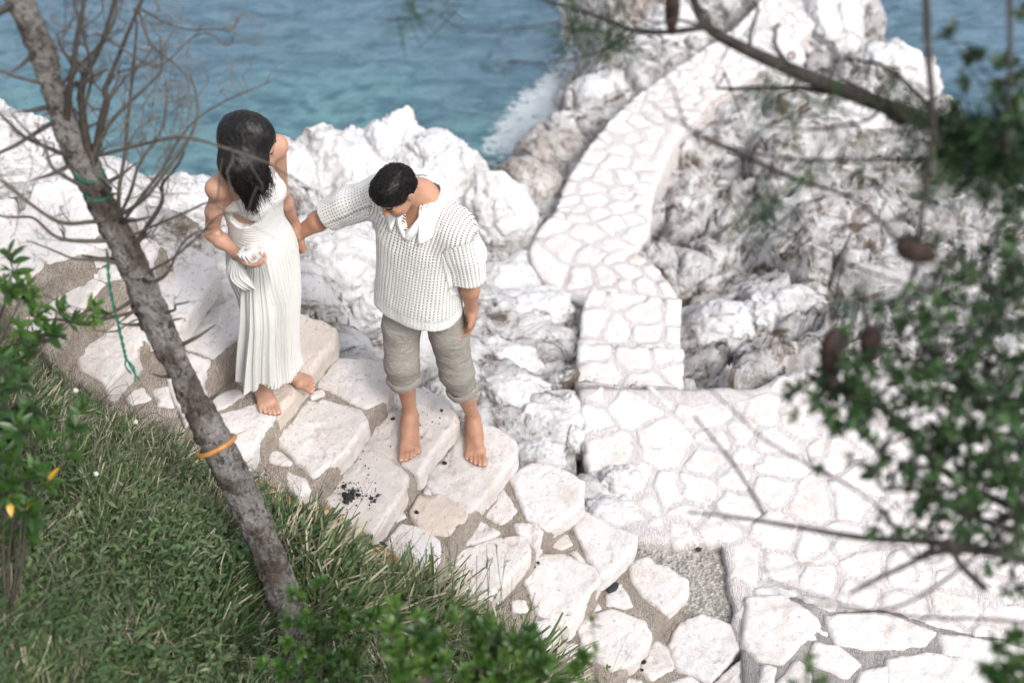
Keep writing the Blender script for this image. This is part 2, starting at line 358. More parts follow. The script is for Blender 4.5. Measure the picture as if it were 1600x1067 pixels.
def rockz(p):
    out = np.zeros(len(p))
    for s in range(0, len(p), 20000):
        q = p[s:s+20000]; d2 = (q[:, None, 0]-cps[None, :, 0])**2+(q[:, None, 1]-cps[None, :, 1])**2
        w = 1/(d2+.006)**2.0; out[s:s+20000] = (w*cps[None, :, 2]).sum(1)/w.sum(1)
    return out
PATHC = [(985,600,0.),(985,560,-.10),(985,500,-.25),(985,460,-.38),(908,400,-.46),(940,345,-.55),(950,300,-.62),(974,252,-.70),(1003,205,-.79),(1048,160,-.88),(1110,115,-.96),(1190,60,-1.02),(1245,0,-1.06),(1285,-70,-1.1)]
PATHC_W = np.array([P(*c) for c in PATHC])
def strip(px):                                                     # fine polyline
    return spline(np.array(px), 240)
pc = strip(PATHC_W)
def path_d(p):
    d = np.full(len(p), 9.); zz = np.zeros(len(p))
    for q in pc[::2]:
        e = np.hypot(p[:, 0]-q[0], p[:, 1]-q[1]); m = e < d; d = np.where(m, e, d); zz = np.where(m, q[2], zz)
    return d, zz
# stair edges: left and right end of each nosing (u, v), tread height
LV = [('a3', (15, 470), (215, 340), 1.56), ('a2', (80, 545), (262, 385), 1.42), ('a1', (160, 603), (330, 432), 1.28), ('a', (268, 645), (392, 512), 1.12), ('b', (385, 712), (523, 530), .96), ('c', (488, 765), (612, 604), .82), ('d', (580, 834), (713, 655), .68),
      ('e', (680, 888), (806, 706), .54), ('f', (756, 945), (908, 776), .40), ('g', (850, 1015), (990, 850), .26), ('h', (955, 1072), (1072, 922), .12), ('i', (1050, 1150), (1150, 1000), -.02)]
NOS = {k: (P(*l, z), P(*r, z), z) for k, l, r, z in LV}
BL = np.array([NOS[k][0] for k, *_ in LV])                          # left boundary polyline in the world
BR = np.array([NOS[k][1] for k, *_ in LV])
def poly_sd(p, L):
    """signed distance to polyline, positive towards the camera / left side; and height along it"""
    bd = np.full(len(p), 99.); sg = np.ones(len(p)); zz = np.zeros(len(p))
    Q = [L[0]+(L[0]-L[1])*6]+list(L)+[L[-1]+(L[-1]-L[-2])*6]
    for a, b in zip(Q[:-1], Q[1:]):
        e = b-a; t = np.clip(((p[:, 0]-a[0])*e[0]+(p[:, 1]-a[1])*e[1])/(e[0]**2+e[1]**2), 0, 1)
        dx, dy = p[:, 0]-a[0]-t*e[0], p[:, 1]-a[1]-t*e[1]; d = np.hypot(dx, dy); s = np.sign(-(e[0]*dy-e[1]*dx)); m = d < bd
        bd = np.where(m, d, bd); sg = np.where(m, s, sg); zz = np.where(m, a[2]+t*(b[2]-a[2]), zz)
    return bd*sg, zz
BLs = spline(np.vstack([BL[0]+(BL[0]-BL[1])*3, BL, BL[-1]+(BL[-1]-BL[-2])*3]), 40)
def soilz(p, ns=True):
    d, zb = poly_sd(p, BL); zs = np.zeros(len(p)); ws = np.zeros(len(p))
    for q in BLs: w_ = 1/(((p[:, 0]-q[0])**2+(p[:, 1]-q[1])**2)+.02)**2.5; zs += w_*q[2]; ws += w_
    zb = zs/ws
    z = np.clip(zb, .1, 1.45)-.115+.55*np.clip(d, 0, 9)+.16*sstep(.05, .5, d)-1.2*sstep(0, -.18, d)
    if ns: z = z+.035*fbm(np.c_[p[:, :2]*2.3, np.zeros(len(p))], 4, 31)
    return z
def build_rock():
    h = .022; xs = np.arange(-3.6, 5.4, h); ys = np.arange(3.2, 14.6, h*1.15)
    X, Y = np.meshgrid(xs, ys, indexing='ij'); p = np.stack([X.ravel(), Y.ravel(), np.zeros(X.size)], 1)
    base = rockz(p)
    rough = .35+.65*sstep(.2, .9, p[:, 0])
    w = p+.25*np.stack([fbm(p*1.1, 2, 41), fbm(p*1.1+9, 2, 43), 0*p[:, 0]], 1)
    f1, f2, cid = worley(w*[1.5, 2.4, 1], 3, True); g1, g2, gid = worley(w*[4.2, 7, 1]+5, 8, True)
    s = .30*(cid-.5)*rough-(.06+.16*sstep(.3, .9, rough))*(1-sstep(0, .09, f2-f1))
    s += .10*(gid-.5)*rough-.05*(1-sstep(0, .13, g2-g1))*(.3+rough)
    s += .15*fbm(w*[1.3, 2.6, 1], 4, 51, True)*(.4+.6*rough)+.022*fbm(w*[5, 11, 1], 4, 61, True)*(.4+.6*rough)+.008*fbm(p*26, 3, 71)
    k1, k2, kid = worley(w*[11, 17, 1], 15, True); s += .022*(kid-.5)*rough
    z = base+s
    d, pz = path_d(p); z = np.where(d < .44, np.minimum(z, pz-.035+(z-base)*.35-.06*sstep(.42, .3, d)-.12*sstep(-.95, -.7, -np.abs(pz+.62))*0), z)
    # keep below staircase and terrace
    e, zb = poly_sd(p, BR); z = np.where(e > -.02, np.minimum(z, zb-.28), z); z = np.where(e > .25, np.minimum(z, zb-.9), z)
    T = P(905, 625, 0); inter = sstep(.0, .06, 1-np.clip(sstep(-.05, .1, -(p[:, 1]-T[1])), 0, 1))
    ta = (p[:, 0] > P(905, 700, 0)[0]-.02) & (p[:, 1] < TERR_TOP(p[:, 0])); z = np.where(ta, np.minimum(z, -.25), z)
    V = p; V[:, 2] = z; n1, n2 = X.shape; I = np.arange(n1*n2).reshape(n1, n2)
    F = np.stack([I[:-1, :-1].ravel(), I[1:, :-1].ravel(), I[1:, 1:].ravel(), I[:-1, 1:].ravel()], 1)
    keep = (z[F] > -2.75).any(1); F = F[keep]
    us = np.unique(F); mp = np.zeros(len(V), int); mp[us] = np.arange(len(us))
    tag(mk('rocky_shore', V[us], mp[F], M['rough']), kind='structure')
TT = np.array([P(u, v, 0)[:2] for u, v in ((900, 612), (1065, 606), (1180, 606), (1240, 578), (1330, 566), (1500, 600), (1750, 640))])
def TERR_TOP(x): return np.interp(x, TT[:, 0], TT[:, 1])
build_rock()

def build_soil():
    h = .03; xs = np.arange(-4.2, 1.6, h); ys = np.arange(-.6, 5.4, h)
    X, Y = np.meshgrid(xs, ys, indexing='ij'); p = np.stack([X.ravel(), Y.ravel(), np.zeros(X.size)], 1)
    V = p; V[:, 2] = soilz(p); d, _ = poly_sd(p, BL); n1, n2 = X.shape; I = np.arange(n1*n2).reshape(n1, n2)
    F = np.stack([I[:-1, :-1].ravel(), I[1:, :-1].ravel(), I[1:, 1:].ravel(), I[:-1, 1:].ravel()], 1)
    F = F[(d[F] > -.2).any(1)]; us = np.unique(F); mp = np.zeros(len(V), int); mp[us] = np.arange(len(us))
    tag(mk('hillside', V[us], mp[F], M['soil']), kind='structure')
build_soil()

# --- boulders
_ico = {}
def ico(s):
    if s not in _ico:
        import bmesh
        bm = bmesh.new(); bmesh.ops.create_icosphere(bm, subdivisions=s, radius=1)
        _ico[s] = (np.array([v.co[:] for v in bm.verts]), np.array([[v.index for v in f.verts] for f in bm.faces])); bm.free()
    return _ico[s]
def boulder(u, v, z, r, seed, label, m='rock', sub=6, rot=0., tilt=0., grp='boulders along the shore', block=.5, rg=1.):
    c = P(u, v, z); D, F = ico(sub); rs = np.random.default_rng(seed)
    n = rs.normal(size=(16, 3)); n /= np.linalg.norm(n, axis=1)[:, None]; o = .72+.28*rs.random(16)
    q = np.maximum(D@n.T, 1e-3)/o; rr = 1/((q**16).sum(1))**(1/16)
    rr = np.clip(rr, .5, 1.35)*(block)+(1-block)*.95
    p = D*rr[:, None]
    w = p*1.7+seed*3.1
    f1, f2, cid = worley(w*[1, 1, 1.2], seed)
    w = w+.5*np.stack([fbm(w*.8, 3, seed+11), fbm(w*.8+7, 3, seed+12), fbm(w*.8+3, 3, seed+13)], 1)
    f1, f2, cid = worley(w*[1, 1, 1.2], seed)
    k = .12*fbm(w, 3, seed, True)-.07*(1-sstep(0, .05, f2-f1))*sstep(-.2, .3, noise(w*1.3, seed+8))+.16*(cid-.5)
    g1, g2, gid = worley(w*[2.2, 2.2, 3.6]+k[:, None], seed+4); k += rg*(.075*(gid-.5))
    e1, e2, eid = worley(w*[5, 5, 9]+3, seed+6); k += rg*.020*(eid-.5)
    k += rg*.030*fbm(w*3.5, 4, seed+9, True)+.014*fbm(w*14, 3, seed+2, True)
    p = p*(1+k)[:, None]*np.array(r)
    R = np.array(Matrix.Rotation(rot, 3, 'Z') @ Matrix.Rotation(tilt, 3, 'Y')); p = p@R.T+c
    return tag(mk('boulder', p, F, M[m]), label, 'boulder', grp)
boulder(672,300,-.50,(.40,.36,.44),3,'largest jagged white boulder rising against the sea behind the man',sub=7,rot=.3,tilt=.1)
boulder(515,300,-.2,(.30,.3,.36),5,'tall pale pointed boulder at the waterline between the couple',sub=6,tilt=-.15)
boulder(447,300,.1,(.20,.25,.32),8,'low white boulder just right of the woman\'s far arm at the waterline')
boulder(612,262,-.42,(.22,.25,.36),9,'upright white boulder leaning on the largest boulder, against the turquoise water')
boulder(775,350,-.62,(.29,.25,.34),12,'smooth pale boulder with a dark crack to the right of the man\'s shoulder',rg=.4)
boulder(828,306,-.9,(.30,.22,.24),15,'long brown veined boulder lying diagonally beside the path','brownrock',rot=-.6,tilt=.45)
boulder(876,250,-1.25,(.26,.22,.22),16,'brown boulder at the waterline left of the narrow path','brownrock')
boulder(845,238,-1.45,(.2,.2,.2),17,'small brown rock touching the sea beside the foam','brownrock',sub=5)
boulder(905,210,-1.35,(.24,.2,.2),19,'stained boulder between the foam and the path bend','rough')
boulder(938,160,-1.35,(.26,.25,.27),18,'rounded pale grey boulder standing in the foam left of the path')
boulder(1000,105,-1.4,(.22,.25,.25),21,'pale boulder at the inner corner of the far rocks','rough')
boulder(985,48,-1.5,(.24,.3,.46),22,'dark sided rock pillar at the far left of the headland','brownrock')
boulder(1050,60,-1.35,(.3,.3,.22),24,'low white rock beside the far end of the path','rock')
boulder(1290,45,-1.25,(.33,.4,.34),25,'big white block at the far tip of the headland',block=.8)
boulder(1200,100,-1.2,(.28,.3,.22),26,'white rock in front of the far tip of the headland')
boulder(1390,130,-1.2,(.35,.3,.28),27,'pale sloping boulder at the right shoulder of the headland')
boulder(1320,190,-1.1,(.4,.3,.25),28,'broad white boulder under the thick blurred branch','rock')
boulder(1170,225,-1.15,(.3,.25,.25),29,'white boulder right of the bend in the narrow path','rough')
boulder(1250,270,-1.1,(.3,.26,.22),30,'pitted grey boulder below the thick blurred branch','rough')
boulder(1430,240,-1.2,(.35,.3,.26),32,'pale boulder above the right hand sea inlet','rough')
boulder(1530,330,-1.15,(.35,.35,.26),33,'grey boulder at the right edge beside the sea','rough')
boulder(1250,350,-.95,(.24,.22,.17),34,'rounded pale rock amid the pitted rocks right of the path','rock')
boulder(1130,515,-.62,(.24,.2,.16),35,'smooth white rock touching the right side of the path','rock',rg=.5)
boulder(1230,500,-.6,(.30,.2,.16),36,'long slanting grey rock above the terrace edge','rock',rot=.2,tilt=.3)
boulder(520,440,.22,(.30,.27,.36),40,'large white boulder behind the joined hands',sub=6,rg=.5,rot=.6)
boulder(585,500,.12,(.24,.2,.26),41,'white boulder just behind the man\'s hip and leg',rg=.6)
boulder(470,400,.35,(.2,.22,.22),42,'pale boulder behind the woman\'s skirt',rg=.7)
boulder(395,400,.55,(.22,.2,.2),43,'white rock hidden partly behind the woman\'s waist',rg=.7)
boulder(530,545,.35,(.07,.07,.07),44,'small white stone wedged beside the step right of the woman',sub=5)
boulder(300,345,.8,(.24,.22,.18),45,'low white rock left of the woman at the top of the stairs')
boulder(250,330,.85,(.2,.2,.18),46,'pale rock behind the bare twigs above the stairs')
boulder(130,300,1.05,(.25,.22,.15),47,'white ledge of rock behind the leaning trunk','rock')
boulder(25,250,1.1,(.28,.25,.22),48,'brown and white rock at the left edge above the sea','rock')
boulder(-60,215,1.1,(.3,.25,.25),49,'white rock cut by the left edge of the picture above the sea','rock')
boulder(875,665,-.10,(.26,.20,.13),50,'smooth white boulder between the stairs and the terrace',rg=.3,rot=.4)
boulder(795,625,-.12,(.18,.16,.14),51,'white and tan rock behind the man\'s front leg',rg=.5)
boulder(770,575,-.22,(.25,.2,.14),52,'layered rock right of the man\'s rolled trouser leg','rock')
boulder(860,580,-.42,(.28,.2,.15),53,'layered grey rock in the hollow left of the path','rough',rot=.1)
boulder(815,500,-.45,(.36,.22,.16),54,'broad layered rock behind the man\'s hanging hand','rock',rot=-.2)
boulder(850,440,-.62,(.34,.22,.13),55,'pale flat rock joining the path under the smooth boulder','rock')
boulder(780,450,-.5,(.24,.2,.14),56,'pale ribbed rock right of the man\'s sleeve','rock')
boulder(745,540,-.22,(.15,.2,.14),57,'dark seamed rock right of the man\'s trousers','rough')
boulder(893,640,-.08,(.06,.07,.10),62,'small pale stone against the left corner of the terrace','rock',sub=5,grp='rocks at the terrace edge')
boulder(899,690,-.07,(.06,.08,.10),63,'upright pale stone between the smooth boulder and the terrace','rock',sub=5,grp='rocks at the terrace edge')
boulder(885,605,-.2,(.10,.10,.13),64,'dark seamed rock under the left edge of the path steps','rough',sub=5,grp='rocks at the terrace edge')
boulder(965,755,-.02,(.10,.09,.09),58,'pitted white stone set at the left edge of the terrace',sub=5,grp='rocks at the terrace edge')
boulder(912,770,-.05,(.10,.09,.11),59,'grey stone wedged beside the stair at the terrace edge','rough',sub=5,grp='rocks at the terrace edge')
boulder(950,805,-.03,(.17,.12,.08),60,'flat pale stone at the foot of the lower stairs','rock',sub=5,grp='rocks at the terrace edge')
boulder(840,722,.05,(.14,.12,.12),61,'white rock wedged beside the step right of the man\'s front foot',sub=5,grp='rocks at the terrace edge')

# ------------------------------------------------------------------ stone slabs
def chaikin(p, n=2):
    for k in range(n):
        c = .055 if k == 0 else .22
        q = np.roll(p, -1, 0); p = np.stack([p*(1-c)+q*c, p*c+q*(1-c)], 1).reshape(-1, p.shape[1])
    return p
def resample(p, h):
    q = np.vstack([p, p[:1]]); L = np.r_[0, np.cumsum(np.hypot(*np.diff(q[:, :2], axis=0).T))]; n = max(8, int(L[-1]/h))
    s = np.linspace(0, L[-1], n, endpoint=False); return np.stack([np.interp(s, L, q[:, k]) for k in range(2)], 1)
def area2(p): return .5*np.sum(p[:, 0]*np.roll(p[:, 1], -1)-np.roll(p[:, 0], -1)*p[:, 1])
def edge_dist(pts, poly):
    a = poly; b = np.roll(poly, -1, 0); d = np.full(len(pts), 9.)
    for i in range(len(a)):
        e = b[i]-a[i]; t = np.clip(((pts-a[i])@e)/(e@e+1e-12), 0, 1); d = np.minimum(d, np.linalg.norm(pts-a[i]-t[:, None]*e, axis=1))
    return d
def inside(pts, poly):
    x, y = pts[:, 0], pts[:, 1]; c = np.zeros(len(pts), bool); a = poly; b = np.roll(poly, -1, 0)
    for (x1, y1), (x2, y2) in zip(a, b):
        m = ((y1 > y) != (y2 > y)); c ^= m & (x < (x2-x1)*(y-y1)/((y2-y1) or 1e-12)+x1)
    return c
def slab(acc, poly, z, thick, h=.012, bev=.016, rough=.005, tone=0., seed=0, zfun=None, taper=.0, wob=.006, rnd=2, map2=None):
    """a worn stone: dense top with eased edges, rough sides"""
    poly = np.asarray(poly, float)[:, :2]
    if area2(poly) < 0: poly = poly[::-1]
    poly = resample(chaikin(poly, rnd), h); n = len(poly)
    p3 = np.c_[poly, np.zeros(n)]; w = np.stack([noise(p3*18+seed, seed), noise(p3*18+50+seed, seed+1)], 1)*wob+np.stack([noise(p3*60, seed), noise(p3*60+9, seed+1)], 1)*wob*.4
    poly = poly+w
    mn, mx = poly.min(0), poly.max(0); gx, gy = np.meshgrid(np.arange(mn[0], mx[0], h), np.arange(mn[1], mx[1], h)); g = np.stack([gx.ravel(), gy.ravel()], 1)
    g = g+(RNG.random(g.shape)-.5)*h*.5; g = g[inside(g, poly)]
    if len(g): g = g[edge_dist(g, poly) > h*.55]
    allp = np.vstack([poly, g]) if len(g) else poly
    r = delaunay_2d_cdt([Vector(q) for q in allp], [], [list(range(n))], 1, 1e-7)
    vv = np.array([q[:] for q in r[0]]); F = [tuple(f) for f in r[2]]
    if len(vv) != len(allp): return
    d = edge_dist(vv, poly); q3 = np.c_[vv, np.full(len(vv), seed*.37)]
    zt = z if zfun is None else z+zfun(vv)
    top = zt-bev*(1-np.sqrt(1-(1-np.clip(d/bev, 0, 1))**2))+rough*fbm(q3*6, 4, seed)+rough*.5*fbm(q3*35, 3, seed+3)-rough*.8*(fbm(q3*14, 3, seed+5) > .38)
    V = np.c_[vv, top]; base = len(V); rings = max(2, int(thick/.018)); Vs = [V]; c = poly.mean(0)
    prev = list(range(n))
    nx = np.roll(poly, -1, 0)-np.roll(poly, 1, 0); nn = np.stack([nx[:, 1], -nx[:, 0]], 1); nn /= np.linalg.norm(nn, axis=1)[:, None]+1e-9
    for k in range(1, rings+1):
        f = k/rings; zz = (top[:n] if np.ndim(top) else top)-thick*f
        q = np.c_[poly*40*.4, zz*30]; disp = (.008*fbm(q+seed, 3, seed+7)-taper*f+.004)*(1 if k < rings else 1)
        Vs.append(np.c_[poly+nn*disp[:, None], zz]); cur = list(range(base+(k-1)*n, base+k*n))
        for j in range(n): F.append((prev[j], cur[j], cur[(j+1) % n], prev[(j+1) % n]))
        prev = cur
    V = np.concatenate(Vs)
    if map2 is not None: V = map2(V)
    acc.add(V, F, tone)
def px(poly, z): return np.array([P(u, v, z)[:2] for u, v in poly])

ST = {
 'a3': [[(60,300),(120,285),(200,325),(150,375),(80,400),(30,370)],[(-60,330),(20,320),(25,375),(60,405),(20,445),(-50,420)]],
 'a2': [[(150,382),(205,352),(240,385),(215,420),(165,430),(120,420)],[(60,420),(110,425),(155,440),(120,480),(70,480),(30,450)],[(-30,470),(25,458),(80,490),(60,520),(20,510)]],
 'a1': [[(235,395),(272,388),(325,410),(328,432),(288,492),(262,502),(215,470),(215,440)],[(122,512),(165,485),(210,490),(212,535),(168,592),(130,570),(112,540)],[(90,500),(112,496),(108,520),(92,520)],[(215,500),(248,508),(240,530),(222,530)]],
 'a': [[(337,441),(372,432),(395,470),(388,508),(334,554),(280,535),(272,520),(304,471)],[(285,550),(328,562),(308,602),(282,638),(262,600),(262,570)],[(188,612),(222,602),(236,622),(206,630)],[(238,606),(262,602),(270,634),(246,634)]],
 'b': [[(440,488),(505,505),(522,518),(519,532),(468,598),(434,642),(424,622),(372,590),(385,520)],[(328,618),(372,604),(384,618),(338,640)],[(335,648),(418,628),(428,645),(392,702),(368,712),(335,690)]],
 'c': [[(499,586),(514,560),(600,566),(611,605),(570,637),(517,609),(491,599)],[(480,612),(503,607),(508,617),(486,621)],[(465,631),(510,626),(559,641),(570,661),(544,699),(491,744),(462,715),(432,684)],[(412,700),(428,697),(456,722),(450,730),(420,720)],[(447,736),(480,745),(484,766),(466,776),(449,757)]],
 'd': [[(619,616),(656,609),(697,627),(712,654),(652,736),(630,721),(566,699),(600,650)],[(555,704),(596,710),(632,744),(630,765),(580,832),(525,797),(508,768),(530,735)]],
 'e': [[(679,725),(716,676),(728,661),(769,668),(804,688),(803,710),(735,796),(668,757)],[(660,756),(680,765),(674,773),(660,771)],[(655,775),(690,773),(725,790),(728,802),(702,834),(662,828),(640,800)],[(612,806),(630,797),(635,806),(616,820)],[(628,820),(655,823),(685,842),(688,860),(674,888),(622,868),(602,848)]],
 'f': [[(800,749),(826,728),(860,726),(907,752),(905,782),(854,822),(826,806)],[(785,762),(807,797),(785,816),(753,799)],[(736,808),(780,830),(762,842),(722,854)],[(802,818),(835,815),(850,828),(837,856),(812,842)],[(720,862),(768,845),(815,842),(822,862),(792,902),(750,935),(692,908),(676,888)]],
 'g': [[(897,795),(922,803),(991,836),(986,852),(940,898),(920,870),(896,822)],[(870,835),(886,832),(896,850),(880,858),(856,850)],[(890,862),(904,860),(921,882),(910,884)],[(825,872),(880,868),(926,890),(931,905),(888,972),(842,952),(818,897)],[(795,936),(820,935),(826,953),(800,957)],[(828,970),(860,966),(872,985),(855,1014),(815,992)]],
 'h': [[(985,880),(1012,874),(1071,904),(1069,926),(1036,952),(1002,926),(987,902)],[(945,928),(970,908),(992,946),(950,947)],[(916,946),(936,940),(942,950),(920,958)],[(925,962),(955,955),(1002,968),(1014,990),(988,1032),(955,1040),(915,1012),(905,982)],[(880,1000),(902,1005),(912,1030),(890,1045),(868,1020)]],
 'i': [[(1065,972),(1097,962),(1160,986),(1152,1012),(1108,1062),(1062,1042),(1050,1010)],[(1020,1000),(1045,1012),(1055,1042),(1020,1060),(1000,1045)],[(1040,1070),(1080,1058),(1110,1075),(1100,1110),(1050,1110)],[(960,1055),(1000,1060),(1010,1090),(970,1100)],[(1120,1065),(1160,1030),(1185,1060),(1180,1110),(1130,1110)]],
}
TONES = {'b0': .95, 'd0': .55, 'd1': .35, 'c2': .45, 'e2': 1., 'e0': .4, 'f4': .5, 'a20': .5, 'a11': .6}
ORD = ['large white', 'second', 'third', 'fourth', 'fifth', 'sixth']
DIRW = {'a3': 'topmost step, beside the leaves at the left edge', 'a2': 'second step from the top', 'a1': 'step crossing behind the middle of the trunk', 'a': 'step left of the woman', 'b': 'step the woman stands on', 'c': 'step between the couple', 'd': 'step under the man\'s rear foot', 'e': 'step under the man\'s front foot', 'f': 'first step below the man', 'g': 'second step below the man', 'h': 'lowest raised step', 'i': 'bottom landing of the stairs'}
stair = empty('stone_staircase', BL.mean(0), 'white stone slab staircase with brushed mortar joints that the couple walk down', 'staircase')
prevk = None
for k, l, r, z in LV:
    Ln, Rn, _ = NOS[k]
    if prevk: Lb, Rb = NOS[prevk][0], NOS[prevk][1]
    else: sh = NOS['a2'][0]-NOS['a3'][0]; Lb, Rb = Ln-sh, Rn-sh
    b = (Rb-Lb)[:2]; a = (Rn-Ln)[:2]; back = nrm(np.r_[(Lb-Ln)[:2], 0])[:2]
    body = [Ln[:2]+back*.008-a*.02, Rn[:2]+back*.008, Rb[:2]+back*.06, Lb[:2]+back*.06-b*.02]
    ac = Acc(); slab(ac, np.array(body), z-.009, .22, .014, .010, .007, 0, seed=ord(k[0]), rnd=1, wob=.012, taper=-.012)
    step = ac.build('step', M['mortar'], stair)
    for j, poly in enumerate(ST[k]):
        ac = Acc(); pw = px(poly, z); c = pw.mean(0); pw = c+(pw-c)*((1.19 if k in ('a1', 'a2', 'a3') else 1.12 if k in 'fghi' else 1.085) if abs(area2(pw)) > .012 else 1.02); big = abs(area2(pw)) > .012
        tn = TONES.get(k+str(j), float(.1+.35*random.random()))
        s0 = random.uniform(-.05, .05); s1 = random.uniform(-.03, .03)
        slab(ac, pw, z+(.006 if big else 0), (.10 if z > .2 else .08) if big else .06, .010, .011 if big else .007, .010, tn, seed=j*7+ord(k[-1]), wob=.007, zfun=lambda q, c=c, s0=s0, s1=s1: (q-c)@np.array([s0, s1]))
        ac.build('slab', M['slab'], step)
    prevk = k

# ------------------------------------------------------------------ voronoi flagstones
def clip(poly, n, d):
    out = []; m = len(poly)
    for i in range(m):
        a, b = poly[i], poly[(i+1) % m]; fa, fb = a@n-d, b@n-d
        if fa <= 0: out.append(a)
        if (fa < 0) != (fb < 0) and abs(fa-fb) > 1e-12: out.append(a+(b-a)*fa/(fa-fb))
    return out
def voronoi(region, rad, seed, gap):
    rs = np.random.default_rng(seed); mn, mx = region.min(0), region.max(0); pts = []
    for _ in range(6000):
        q = mn+(mx-mn)*rs.random(2)
        rr = rad*(.62+.75*_h(np.array([int(q[0]*3)]), np.array([int(q[1]*3)]), np.array([0]), seed)[0])
        if inside(q[None], region)[0] and all(np.hypot(*(q-o)) > rr for o in pts): pts.append(q)
    pts = np.array(pts); cells = []
    for i, p in enumerate(pts):
        poly = [np.array(q) for q in region]
        dd = np.linalg.norm(pts-p, axis=1)
        for j in np.argsort(dd)[1:22]:
            n = (pts[j]-p)/dd[j]; g = gap*(.6+.9*rs.random()); poly = clip(poly, n, (pts[j]+p)@n/2-g)
            if len(poly) < 3: break
        if len(poly) >= 3 and abs(area2(np.array(poly))) > .0012: cells.append(np.array(poly))
    return cells
def stepf(t): return t*t*t*(t*(t*6-15)+10)
# narrow path, laid out along its own length
cum = np.r_[0, np.cumsum(np.hypot(*np.diff(pc[:, :2], axis=0).T))]; LEN = cum[-1]
tan = np.gradient(pc[:, :2], axis=0); tan /= np.linalg.norm(tan, axis=1)[:, None]; nor = np.stack([tan[:, 1], -tan[:, 0]], 1)
WID = np.interp(cum, [cum[np.argmin(np.hypot(*(pc[:, :2]-P(*q)[:2]).T))] for q in PATHC[:-1]], [.285, .285, .28, .27, .315, .31, .295, .28, .255, .24, .24, .25, .27])
def pathmap(V):
    s = np.clip(V[:, 0], 0, LEN); t = V[:, 1]; f = lambda a: np.interp(s, cum, a)
    w = f(WID); cx, cy, nx_, ny_ = f(pc[:, 0]), f(pc[:, 1]), f(nor[:, 0]), f(nor[:, 1])
    sc = cum; zs = np.interp(s, cum, pc[:, 2])
    stp = np.zeros(len(V)); z0 = 0.
    edges = [(STP[0], -.10), (STP[1], -.24), (STP[2], -.40)]
    zz = np.zeros(len(V))
    for e, lv in edges: zz = np.where(s > e, lv, zz)
    far = s > STP[2]; zf = np.interp(s, cum, pc[:, 2]); zz = np.where(far, np.minimum(-.40, zf), zz)
    return np.stack([cx+nx_*t*w, cy+ny_*t*w, V[:, 2]+zz], 1)
def s_at(v, z, u=985): q = P(u, v, z)[:2]; return cum[np.argmin(np.hypot(pc[:, 0]-q[0], pc[:, 1]-q[1]))]
STP = [s_at(595, 0), s_at(540, -.1), s_at(458, -.24)]
path = Acc(); mort = Acc(); sec = [0.]+STP+[LEN]
for i, (s0, s1) in enumerate(zip(sec[:-1], sec[1:])):
    if s1-s0 < .05: continue
    # unit width is scaled by pathmap, so cells are drawn in (s, t/w)
    wm = .30; reg = np.array([(s0, -wm), (s1, -wm), (s1, wm), (s0, wm)])
    cells = voronoi(reg, .14 if i > 2 else .2, 21+i, .0075)
    for j, c in enumerate(cells):
        tn = float(.5*random.random()**2)
        slab(path, c, .003+.005*random.random(), .05, .02, .008, .005, tn, seed=j+i*50, rnd=2, wob=.008, map2=lambda V: pathmap(V*[1, 1/wm, 1]))
    slab(mort, np.array([(s0+.001, -wm*.99), (s1-.004, -wm*.99), (s1-.004, wm*.99), (s0+.001, wm*.99)]), 0, .55, .05, .012, .008, 0, seed=i, rnd=0, wob=.004, taper=-.03, map2=lambda V: pathmap(V*[1, 1/wm, 1]))
pth = tag(path.build('stone_path', M['slab']), kind='structure'); mo = mort.build('path_mortar_bed', M['pathmortar']); tag(mo, kind='structure')
# terrace
reg = np.vstack([px([(907, 640), (912, 700), (926, 762), (948, 800), (992, 846), (1132, 848), (1140, 905), (1152, 1000), (1172, 1010), (1240, 1010), (1400, 1020), (1620, 1050)], 0), px([(1800, 1000), (1800, 700)], 0), TT[::-1][1:6], px([(1060, 604), (906, 606)], 0)])
REG = reg
terr = Acc(); tb = Acc()
# the outline is not convex: draw cells on its hull, keep those whose centre is inside, and pull stray corners in
hull = np.vstack([px([(880, 560), (1250, 545), (1850, 600), (1850, 1010), (1150, 960), (940, 860)], 0)])
mn, mx = reg.min(0), reg.max(0); hull = np.array([(mn[0], mn[1]), (mx[0], mn[1]), (mx[0], mx[1]), (mn[0], mx[1])])
for j, c in enumerate(voronoi(hull, .165, 5, .0085)):
    ctr = c.mean(0); ok = inside(c, reg)
    if not inside(ctr[None], reg)[0]: continue
    if not ok.all():
        q = []
        for p_, o_ in zip(c, ok):
            if o_: q.append(p_); continue
            for f in np.linspace(.95, .1, 18):
                w = ctr+(p_-ctr)*f
                if inside(w[None], reg)[0]: break
            q.append(w)
        c = np.array(q)
    if abs(area2(c)) < .0015: continue
    slab(terr, c, .003+.006*random.random(), .06, .015, .009, .007, float(.45*random.random()**1.5), seed=j, wob=.012)
slab(tb, reg, 0, .35, .03, .01, .007, 0, seed=2, rnd=1, wob=.01)
tag(terr.build('terrace', M['slab']), kind='structure'); tag(tb.build('terrace_mortar_bed', M['pathmortar']), kind='structure')
# pebble concrete patch at the foot of the stairs
ac = Acc(); slab(ac, px([(985, 868), (1000, 845), (1060, 838), (1130, 842), (1142, 900), (1150, 985), (1100, 1000), (1020, 980), (980, 930)], -.05), -.05, .25, .012, .01, .008, 0, seed=4, rnd=1, wob=.01)
tag(ac.build('concrete_landing', M['pebblecrete']), kind='structure')
